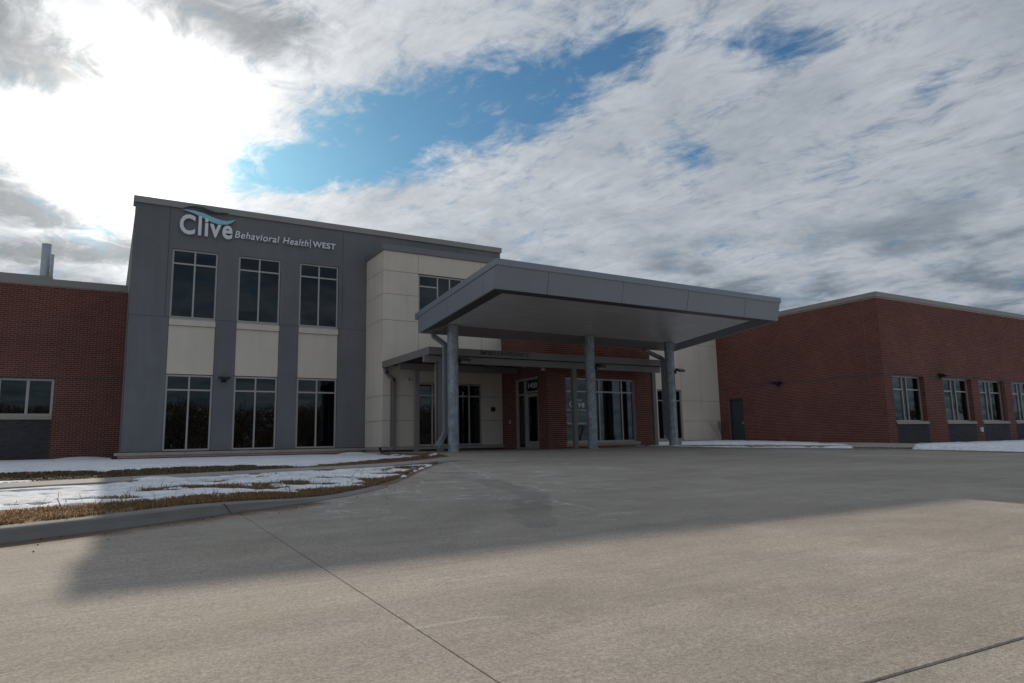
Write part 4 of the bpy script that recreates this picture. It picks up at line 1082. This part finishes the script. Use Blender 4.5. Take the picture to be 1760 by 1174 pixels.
MB().prism([(13.62, 1.52), (13.80, 1.51), (13.98, 1.46), (14.12, 1.44), (14.25, 1.48), (14.12, 1.40), (13.98, 1.40), (13.80, 1.46)], FV, GW, GW + .002).build('window_swoosh', 'blue_acrylic', vw)

# ------------------------------------------------------------------ porte-cochere
XL, XR, YF, YFT, YBK = 7.63, 17.57, 13.66, 13.53, 18.2
pc = thing('drive_through_canopy', (12.6, 16.5, -.22), 'big grey metal canopy on three round steel columns over the drive', 'canopy')
zbot = lambda y, x=XL: 3.585 - (y - YF) * .0845 - (x - XL) * .004
ztop = lambda y, x=XL: 4.275 - (y - YFT) * .0945 - (x - XL) * .004
FLH = .14
def lerp(a, b, t): return a + (b - a) * t
fx = [XL, 9.10, 11.44, 13.76, 16.06, XR]
g = .006
fm = MB()
for a, b in zip(fx[:-1], fx[1:]):
    A, B = a + g, b - g
    lo = [(A, YF, zbot(YF, A)), (B, YF, zbot(YF, B)), (B, YF + .05, zbot(YF, B)), (A, YF + .05, zbot(YF, A))]
    hi = [(A, YFT, ztop(YFT, A) - FLH), (B, YFT, ztop(YFT, B) - FLH), (B, YFT + .05, ztop(YFT, B) - FLH), (A, YFT + .05, ztop(YFT, A) - FLH)]
    MB().hexa(lo, hi).build('fascia_panel', 'fascia_metal', pc)
fy = [YF, 14.25, 16.25, 18.0, YBK]
yt = [YFT, 14.25, 16.25, 18.0, YBK + .02]
for X_, sg in ((XL, 1), (XR, -1)):
    for k in range(4):
        a, b, at, bt = fy[k] + (g if k else .052), fy[k + 1] - g, yt[k] + (g if k else .052), yt[k + 1] - g
        x2 = X_ + sg * .05; x0, x1 = min(X_, x2), max(X_, x2)
        lo = [(x0, a, zbot(a, X_)), (x1, a, zbot(a, X_)), (x1, b, zbot(b, X_)), (x0, b, zbot(b, X_))]
        hi = [(x0, at, ztop(at, X_) - FLH), (x1, at, ztop(at, X_) - FLH), (x1, bt, ztop(bt, X_) - FLH), (x0, bt, ztop(bt, X_) - FLH)]
        MB().hexa(lo, hi).build('fascia_panel', 'fascia_metal', pc)
by_ = [XL + .052, 10.0, 12.6, 15.2, XR - .052]
for a, b in zip(by_[:-1], by_[1:]):
    lo = [(a + g, YBK - .05, zbot(YBK, a)), (b - g, YBK - .05, zbot(YBK, b)), (b - g, YBK, zbot(YBK, b)), (a + g, YBK, zbot(YBK, a))]
    hi = [(p_[0], p_[1], ztop(YBK, p_[0]) - FLH) for p_ in lo]
    MB().hexa(lo, hi).build('fascia_panel', 'fascia_metal', pc)
# flashing, a little proud of the panels
o_ = .022
def flash(x0, x1, y0, y1):
    c4 = [(x0, y0), (x1, y0), (x1, y1), (x0, y1)]
    MB().hexa([(x, y, ztop(y, x) - FLH - .012) for x, y in c4], [(x, y, ztop(y, x)) for x, y in c4]).build('flashing', 'fascia_metal', pc)
flash(XL - o_, XR + o_, YFT - o_, YFT + .05); flash(XL - o_, XL + .05, YFT + .052, YBK + .03); flash(XR - .05, XR + o_, YFT + .052, YBK + .03); 
MB().hexa([(XL - .05, YBK + .002, ztop(YBK) - .22), (XR + .05, YBK + .002, ztop(YBK, XR) - .22), (XR + .05, YBK + .15, ztop(YBK, XR) - .22), (XL - .05, YBK + .15, ztop(YBK) - .22)],
          [(XL - .05, YBK + .002, ztop(YBK) - .04), (XR + .05, YBK + .002, ztop(YBK, XR) - .04), (XR + .05, YBK + .15, ztop(YBK, XR) - .04), (XL - .05, YBK + .15, ztop(YBK) - .04)]).build('gutter', 'fascia_metal', pc)
c4 = [(XL + .06, YFT + .06), (XR - .06, YFT + .06), (XR - .06, YBK - .06), (XL + .06, YBK - .06)]
MB().hexa([(x, y, ztop(y, x) - .12) for x, y in c4], [(x, y, ztop(y, x) - .05) for x, y in c4]).build('roof_deck', 'roof_membrane', pc)
# sloped return round the recessed soffit
IX0, IX1, IY0, IY1, RISE = 8.18, 17.06, 14.26, 17.50, .11
o4 = [(XL + .052, YF + .052), (XR - .052, YF + .052), (XR - .052, YBK - .052), (XL + .052, YBK - .052)]; i4 = [(IX0, IY0), (IX1, IY0), (IX1, IY1), (IX0, IY1)]
for k in range(4):
    a, b, c, e = o4[k], o4[(k + 1) % 4], i4[(k + 1) % 4], i4[k]
    m = MB(); m.hexa([(a[0], a[1], zbot(a[1], a[0]) + .002), (b[0], b[1], zbot(b[1], b[0]) + .002), (c[0], c[1], zbot(c[1], c[0]) + RISE), (e[0], e[1], zbot(e[1], e[0]) + RISE)],
           [(a[0], a[1], zbot(a[1], a[0]) + .03), (b[0], b[1], zbot(b[1], b[0]) + .03), (c[0], c[1], zbot(c[1], c[0]) + RISE + .03), (e[0], e[1], zbot(e[1], e[0]) + RISE + .03)])
    m.build('soffit_return', 'trim_metal' if k != 2 else 'canopy_paint', pc)  # shade put into the colour: front and side bands dark, back band lighter
ns = 21; m = MB()
for k in range(ns):
    y0, y1 = lerp(IY0, IY1, k / ns) + .004, lerp(IY0, IY1, (k + 1) / ns) - .004
    lo = [(IX0 + .01, y0, zbot(y0, IX0) + RISE + .004), (IX1 - .01, y0, zbot(y0, IX1) + RISE + .004), (IX1 - .01, y1, zbot(y1, IX1) + RISE + .004), (IX0 + .01, y1, zbot(y1, IX0) + RISE + .004)]
    m.hexa(lo, [(p_[0], p_[1], p_[2] + .015) for p_ in lo])
m.build('soffit', 'soffit_metal', pc)
m = MB(); lo = [(x, y, zbot(y, x) + RISE + .022) for x, y in i4]; m.hexa(lo, [(p_[0], p_[1], p_[2] + .02) for p_ in lo]); m.build('soffit_backing', 'trim_metal', pc)
# columns
YC = 17.5; COLX = [8.39, 13.24, 16.67]; RC = .158
for i, cx in enumerate(COLX):
    m = MB(); m.tube([(cx, YC, -.215), (cx, YC, -.1), (cx, YC, 1.5), (cx, YC, zbot(YC, cx) + RISE)], RC, 32, cap=False)
    m.build('column', 'galvanized', pc, smooth=True)
    MB().box(cx - .2, cx + .2, YC - .2, YC + .2, -.24, -.212).build('base_plate', 'galvanized', pc)
def rect_pipe(path, wd, mat, name, parent):
    m = MB()
    for (p_, q) in zip(path[:-1], path[1:]):
        p_, q = Vector(p_), Vector(q); t = (q - p_).normalized(); a = t.cross(Vector((0, 1, 0)))
        a = a.normalized() if a.length > .1 else Vector((1, 0, 0)); b = t.cross(a)
        e = t * wd * .35; P0 = [p_ - e + a * sx * wd / 2 + b * sy * wd / 2 for sx, sy in ((-1, -1), (1, -1), (1, 1), (-1, 1))]; P1 = [v + (q - p_) + 2 * e for v in P0]
        m.hexa([tuple(v) for v in P0], [tuple(v) for v in P1])
    return m.build(name, mat, parent)
zb = zbot(18.1)
rect_pipe([(8.05, 18.1, zb + .02), (8.05, 18.05, zb - .10), (8.27, 17.78, zb - .36), (8.27, 17.78, .35), (8.20, 17.75, .22), (7.86, 17.45, -.05)], .115, 'fascia_metal', 'downspout', pc)
zb = zbot(18.1, 16)
rect_pipe([(16.10, 18.1, zb + .02), (16.10, 18.05, zb - .08), (16.58, 17.82, zb - .34), (16.62, 17.78, zb - .40), (16.62, 17.78, .2), (16.72, 17.72, .05), (17.05, 17.6, -.12)], .115, 'fascia_metal', 'downspout', pc)
# flood lights on the columns
for cx, lab in zip(COLX, ('black flood light on the column nearest the snowy lawn', 'black flood light on the middle round column', 'black flood light on the round column nearest the side door')):
    t = thing('flood_light', (cx + .17, YC - .1, 2.32), lab, 'flood light', 'flood lights on the canopy columns')
    z = 2.36
    MB().box(cx + .12, cx + .19, YC - .12, YC - .02, z - .10, z + .02).build('bracket', 'black_plastic', t)
    p_ = [(cx + .12, YC - .34), (cx + .42, YC - .30), (cx + .42, YC - .08), (cx + .12, YC - .12)]
    dz_ = lambda x, y: -.25 * (-.12 - (y - YC)) - .05
    MB().hexa([(x, y, z + .02 + (y - YC + .1) * .35) for x, y in p_], [(x, y, z + .095 + (y - YC + .1) * .35) for x, y in p_]).build('lamp_body', 'black_plastic', t, bevel=.01)
    q_ = [(cx + .16, YC - .31), (cx + .38, YC - .28), (cx + .38, YC - .12), (cx + .16, YC - .14)]
    MB().hexa([(x, y, z + .008 + (y - YC + .1) * .35) for x, y in q_], [(x, y, z + .019 + (y - YC + .1) * .35) for x, y in q_]).build('lens', 'white_plastic', t)

# ------------------------------------------------------------------ low entrance canopy
ec = thing('entrance_canopy', (12.5, 18.3, -.22), 'low flat taupe steel canopy on square posts along the entrance, under the big canopy', 'canopy')
EY = 18.233
MB().box(8.01, 17.09, EY, EY + .04, 2.615, 2.83).build('fascia', 'canopy_paint', ec)
MB().box(7.97, 8.01, EY - .003, BY - .01, 2.612, 2.835).build('fascia', 'canopy_paint', ec)
MB().box(17.09, 17.13, EY - .003, VY + .6, 2.612, 2.835).build('fascia', 'canopy_paint', ec)
MB().box(8.02, 12.6, EY + .045, BY - .01, 2.73, 2.79).box(12.62, 17.08, EY + .045, VY - .02, 2.73, 2.79).build('roof_deck', 'deck_dark', ec)
for i in range(9): MB().box(8.05, 12.6, EY + .3 + .42 * i, EY + .34 + .42 * i, 2.68, 2.728).build('deck_rib', 'deck_dark', ec)
MB().box(7.90, 17.06, EY + .16, EY + .30, 2.40, 2.605).build('beam', 'canopy_paint', ec)
MB().box(8.10, 12.58, 20.9, 21.05, 2.44, 2.66).build('beam', 'canopy_paint', ec)
for k, xb in enumerate((9.6, 11.2)): MB().box(xb, xb + .08, EY + .31, 20.88, 2.60, 2.70).build('purlin', 'deck_dark', ec)
PYP = EY + .23
MB().box(8.36, 8.50, PYP - .07, PYP + .07, -.22, 2.398).build('post', 'canopy_paint', ec)
po = ec.children[-1]
for xp, yp in ((13.195, PYP), (16.66, PYP), (8.65, 20.97)):
    o = MB().box(xp, xp + .145, yp - .07, yp + .07, -.22, 2.398 if yp < 20 else 2.438).build('post', 'canopy_paint', ec)
MB().tube([(8.30, PYP + .02, 2.6), (8.30, PYP + .02, .0), (8.29, PYP - .04, -.1)], .037, 10).build('downspout', 'coping_metal', ec, smooth=True)
rect_pipe([(8.06, BY - .10, 2.64), (8.10, BY - .10, 2.46), (8.36, BY - .10, 2.22), (8.36, BY - .10, -.12)], .10, 'canopy_paint', 'downspout', ec)
MB().box(8.27, 8.45, BY - .06, BY - .01, -.2, 2.2).build('downspout_backing', 'canopy_paint', ec)
es = thing('entrance_sign', (10.5, EY - .03, 2.7), 'MAIN ENTRANCE in dark metal capitals standing on the low canopy edge', 'sign')
sign_text(es, 'MAIN ENTRANCE', Frame('Y', EY), 9.67, 11.42, 2.672, 2.815, .004, .035, 'letter_metal', off=.012)

# ------------------------------------------------------------------ lettering on the grey block
sg = thing('building_sign', (4.2, 23.9, 7.4), 'white raised Clive Behavioral Health WEST lettering with swooshes on the charcoal wall', 'sign')
sign_text(sg, 'Clive', FY, 1.68, 3.29, 6.95, 7.62, .03, .12, 'white_acrylic', off=.024, gap=.07)
sign_text(sg, 'Behavioral', FY, 3.37, 4.85, 7.045, 7.29, .02, .07, 'white_acrylic', off=.013, shear=.2, serif=True, gap=.05)
sign_text(sg, 'Health', FY, 4.93, 5.83, 7.045, 7.29, .02, .07, 'white_acrylic', off=.013, shear=.2, serif=True, gap=.05)
MB(FY).box(5.885, 5.91, .02, .07, 7.02, 7.33).build('divider_bar', 'white_acrylic', sg)
sign_text(sg, 'WEST', FY, 5.98, 6.80, 7.065, 7.28, .02, .07, 'white_acrylic', off=.022, gap=.05)
MB().prism(swoosh([(1.73, 7.785), (2.08, 7.785), (2.37, 7.735), (2.66, 7.64), (2.92, 7.575), (3.12, 7.575), (3.37, 7.66)], [(2.08, 7.69), (2.40, 7.56), (2.66, 7.46), (2.87, 7.425), (3.10, 7.45), (3.25, 7.53)]), FY, .03, .10).build('blue_swoosh', 'blue_acrylic', sg)
MB().prism(swoosh([(1.75, 7.81), (1.90, 7.89), (2.10, 7.945), (2.36, 7.935), (2.56, 7.875), (2.76, 7.83), (3.16, 7.855)], [(1.95, 7.865), (2.2, 7.875), (2.45, 7.835), (2.66, 7.79), (2.90, 7.80)]), FY, .06, .11).build('olive_swoosh', 'olive_acrylic', sg)

# ------------------------------------------------------------------ small fixtures
def wall_lamp(fr, u, z, lab, wdt=.36):
    t = thing('wall_lamp', fr(u, .02, z), lab, 'wall lamp', 'black wall lamps')
    MB(fr).box(u - .07, u + .07, .0, .06, z - .10, z + .04).build('back_box', 'black_plastic', t)
    m = MB(); pts = [fr(u - wdt / 2, .06, z + .01), fr(u + wdt / 2, .06, z + .01), fr(u + wdt / 2, .34, z + .0), fr(u - wdt / 2, .34, z)]
    if fr.flip(): pass
    else: pts = pts[::-1]
    hi = [(p_[0], p_[1], p_[2] + (.05 if k in (2, 3) else .075)) for k, p_ in enumerate(pts)]
    m.hexa(pts[::-1] if fr.flip() else pts[::-1], hi[::-1]).build('lamp_hood', 'black_plastic', t, bevel=.012)
    MB(fr).box(u - .1, u + .1, .10, .28, z - .035, z + .008).build('lens', 'plaque', t)
wall_lamp(FY, 3.22, 2.25, 'black wedge lamp on the grey pier between two ground-floor windows')
wall_lamp(FRS, 20.45, 2.42, 'black wedge lamp on the windowless brick side wall near the door', .48)
wall_lamp(FR, 30.1, 2.43, 'black wedge lamp above the brick pier between windows', .62)
def camera_unit(name, p_, lab):
    t = thing(name, p_, lab, 'camera', None); x, y, z = p_
    MB().tube([(x, y + .08, z + .02), (x, y + .0, z + .02)], .045, 12).build('mount', 'white_plastic', t)
    MB().tube([(x, y + .02, z), (x - .02, y - .12, z - .03)], .036, 12).build('camera_body', 'white_plastic', t)
    MB().tube([(x - .02, y - .121, z - .03), (x - .021, y - .128, z - .031)], .028, 12).build('lens', 'black_plastic', t)
camera_unit('security_camera', (8.90, BY - .09, 2.26), 'small white security camera on the beige wall beside the downspout')
camera_unit('security_camera', (12.2, EY + .42, 2.36), 'small white security camera under the low canopy beam by the doorway brick')
t = thing('wall_plaque', (12.26, BY - .01, 1.24), 'small dark square plaque on the beige wall next to the entrance brick', 'plaque')
MB(FB).box(12.17, 12.35, .0, .02, 1.165, 1.325).build('plate', 'plaque', t); MB(FB).box(12.19, 12.33, .02, .024, 1.185, 1.305).build('face', 'black_plastic', t)
t = thing('card_reader', (12.66, 21.65, .75), 'tiny card reader on the entrance brick beside the glazed door', 'card reader')
MB(FVL).box(21.60, 21.68, .009, .035, .70, .82).build('reader_body', 'white_plastic', t); MB(FVL).box(21.615, 21.665, .035, .04, .76, .80).build('reader_face', 'black_plastic', t)
t = thing('junction_box', (32.9, 15.57, .18), 'small pale grey box low on the brick pier between windows', 'box')
MB(FR).box(32.80, 32.95, .009, .07, .10, .27).build('box_body', 'white_plastic', t); MB(FR).box(32.785, 32.965, .07, .078, .085, .285).build('box_lid', 'white_plastic', t)
x, y = -1.05, 13.9
t = thing('plastic_scrap', (x, y, float(zlawn(np.array([x]), np.array([y]))[0])), 'small dark red plastic scrap lying at the edge of the snow', 'scrap')
z = float(zlawn(np.array([x]), np.array([y]))[0])
MB().hexa([(x - .05, y - .03, z + .01), (x + .05, y - .03, z + .01), (x + .05, y + .03, z + .01), (x - .05, y + .03, z + .01)], [(x - .04, y - .02, z + .05), (x + .05, y - .03, z + .04), (x + .05, y + .03, z + .06), (x - .05, y + .02, z + .06)]).build('scrap_sheet', 'red_plastic', t)

# ------------------------------------------------------------------ bare shrub and trees
def branching(base, h, seed, depth=5, spread=.5, r0=.03, nfork=3, up=.25):
    rnd = random.Random(seed); segs = []
    def grow(p_, d_, L, r, k):
        q = p_ + d_ * L * .5 + Vector((rnd.uniform(-1, 1), rnd.uniform(-1, 1), 0)) * L * .05
        e = p_ + d_ * L; segs.append(([p_, q, e], r, r * .62, k))
        if k >= depth: return
        for _ in range(nfork if k else nfork + 1):
            s0 = p_.lerp(e, rnd.uniform(.45, 1.0)); nd = (d_ + Vector((rnd.gauss(0, 1), rnd.gauss(0, 1), rnd.gauss(.1, .6))) * spread + Vector((0, 0, up))).normalized()
            grow(s0, nd, L * rnd.uniform(.55, .78), r * .58, k + 1)
    return grow, segs
def bare_plant(name, loc, h, seed, label, cat, group=None, depth=5, stems=1, r0=.1, spread=.5, L0=.3):
    t = thing(name, loc, label, cat, group); trunk, crown = MB(), MB(); b = Vector(loc)
    for s_ in range(stems):
        grow, segs = branching(b, h, seed + s_, depth, spread)
        rnd = random.Random(seed + s_); d_ = Vector((rnd.uniform(-.5, .5) * (stems > 1), rnd.uniform(-.5, .5) * (stems > 1), 1)).normalized()
        grow(b.copy(), d_, h * L0, r0, 0)
        for pth, ra, rb, k in segs: (trunk if k == 0 else crown).tube(pth, ra, 6 if k < 2 else 3, False, rb)
    trunk.build('trunk' if stems == 1 else 'stems', 'bark', t); crown.build('crown' if stems == 1 else 'twigs', 'twig', t)
    return t
bare_plant('bare_shrub', (25.3, 23.3, -.16), 1.5, 5, 'leafless little shrub in the corner where beige wall meets brick wing', 'shrub', None, 4, 5, .008, .42, .36)
# the far-off winter wood across the drive, which the photograph shows only as one dark mass mirrored in the glass
def tree_arrays(h, seed, r0, spread, L0):
    grow, segs = branching(Vector((0, 0, 0)), h, seed, 5, spread); m = MB(); grow(Vector((0, 0, 0)), Vector((0, 0, 1)), h * L0, r0, 0)
    for pth, ra, rb, k in segs: m.tube([pth[0], pth[2]], ra, 4 if k < 2 else 3, False, rb)
    V = np.array(m.v); F = np.array([f if len(f) == 4 else (*f, f[-1]) for f in m.f]); return V, F
protos = [tree_arrays(9.5, 21, .16, .55, .27), tree_arrays(8.5, 44, .15, .62, .25), tree_arrays(9.0, 63, .14, .5, .26)]
rt = random.Random(3)
spots = [(rt.uniform(-6, 44), rt.uniform(-62, -30)) for _ in range(84)] + [(rt.uniform(62, 150), rt.uniform(-60, -8)) for _ in range(44)]
VV, FF, n0 = [], [], 0
for i, (x, y) in enumerate(spots):
    V, F = protos[i % 3]; sc_ = rt.uniform(.75, 1.2); a_ = i * 1.7; c_, s_ = math.cos(a_), math.sin(a_)
    VV.append((V @ np.array([[c_, s_, 0], [-s_, c_, 0], [0, 0, 1]])) * sc_ + np.array([x, y, -.97])); FF.append(F + n0); n0 += len(V)
tag(np_mesh('woodland', np.vstack(VV), np.vstack(FF), 'bark'), 'bare winter wood across the drive, showing only as dark reflections in the windows', 'woodland', kind='stuff')
N = 26000
x = RNG.random(N) * 90 - 25; y = -64 - RNG.random(N) * 10; top = 5.5 + 3.5 * fbm(x * .12, y * .1); z = -.95 + top * RNG.random(N) ** 1.1
l_ = .25 + .55 * RNG.random(N); an = RNG.normal(size=(N, 3)) * np.array([.5, .3, 1.0]); an /= np.linalg.norm(an, axis=1)[:, None]
c0 = np.c_[x, y, z]; sd_ = np.c_[.05 + .10 * RNG.random(N), np.zeros(N), .05 * RNG.random(N)]
V = np.stack([c0 - sd_, c0 + sd_, c0 + an * l_[:, None] * 1.6], 1).reshape(-1, 3)
tag(np_mesh('undergrowth', V, np.arange(3 * N).reshape(-1, 3), 'twig'), 'dark undergrowth beyond the bare wood, showing only in the window reflections', 'undergrowth', kind='stuff')

# ------------------------------------------------------------------ raise everything so that the drive lies near height zero
for o in list(S.objects):
    if o.parent is None and o.type in ('MESH', 'EMPTY'): o.location.z += EYE
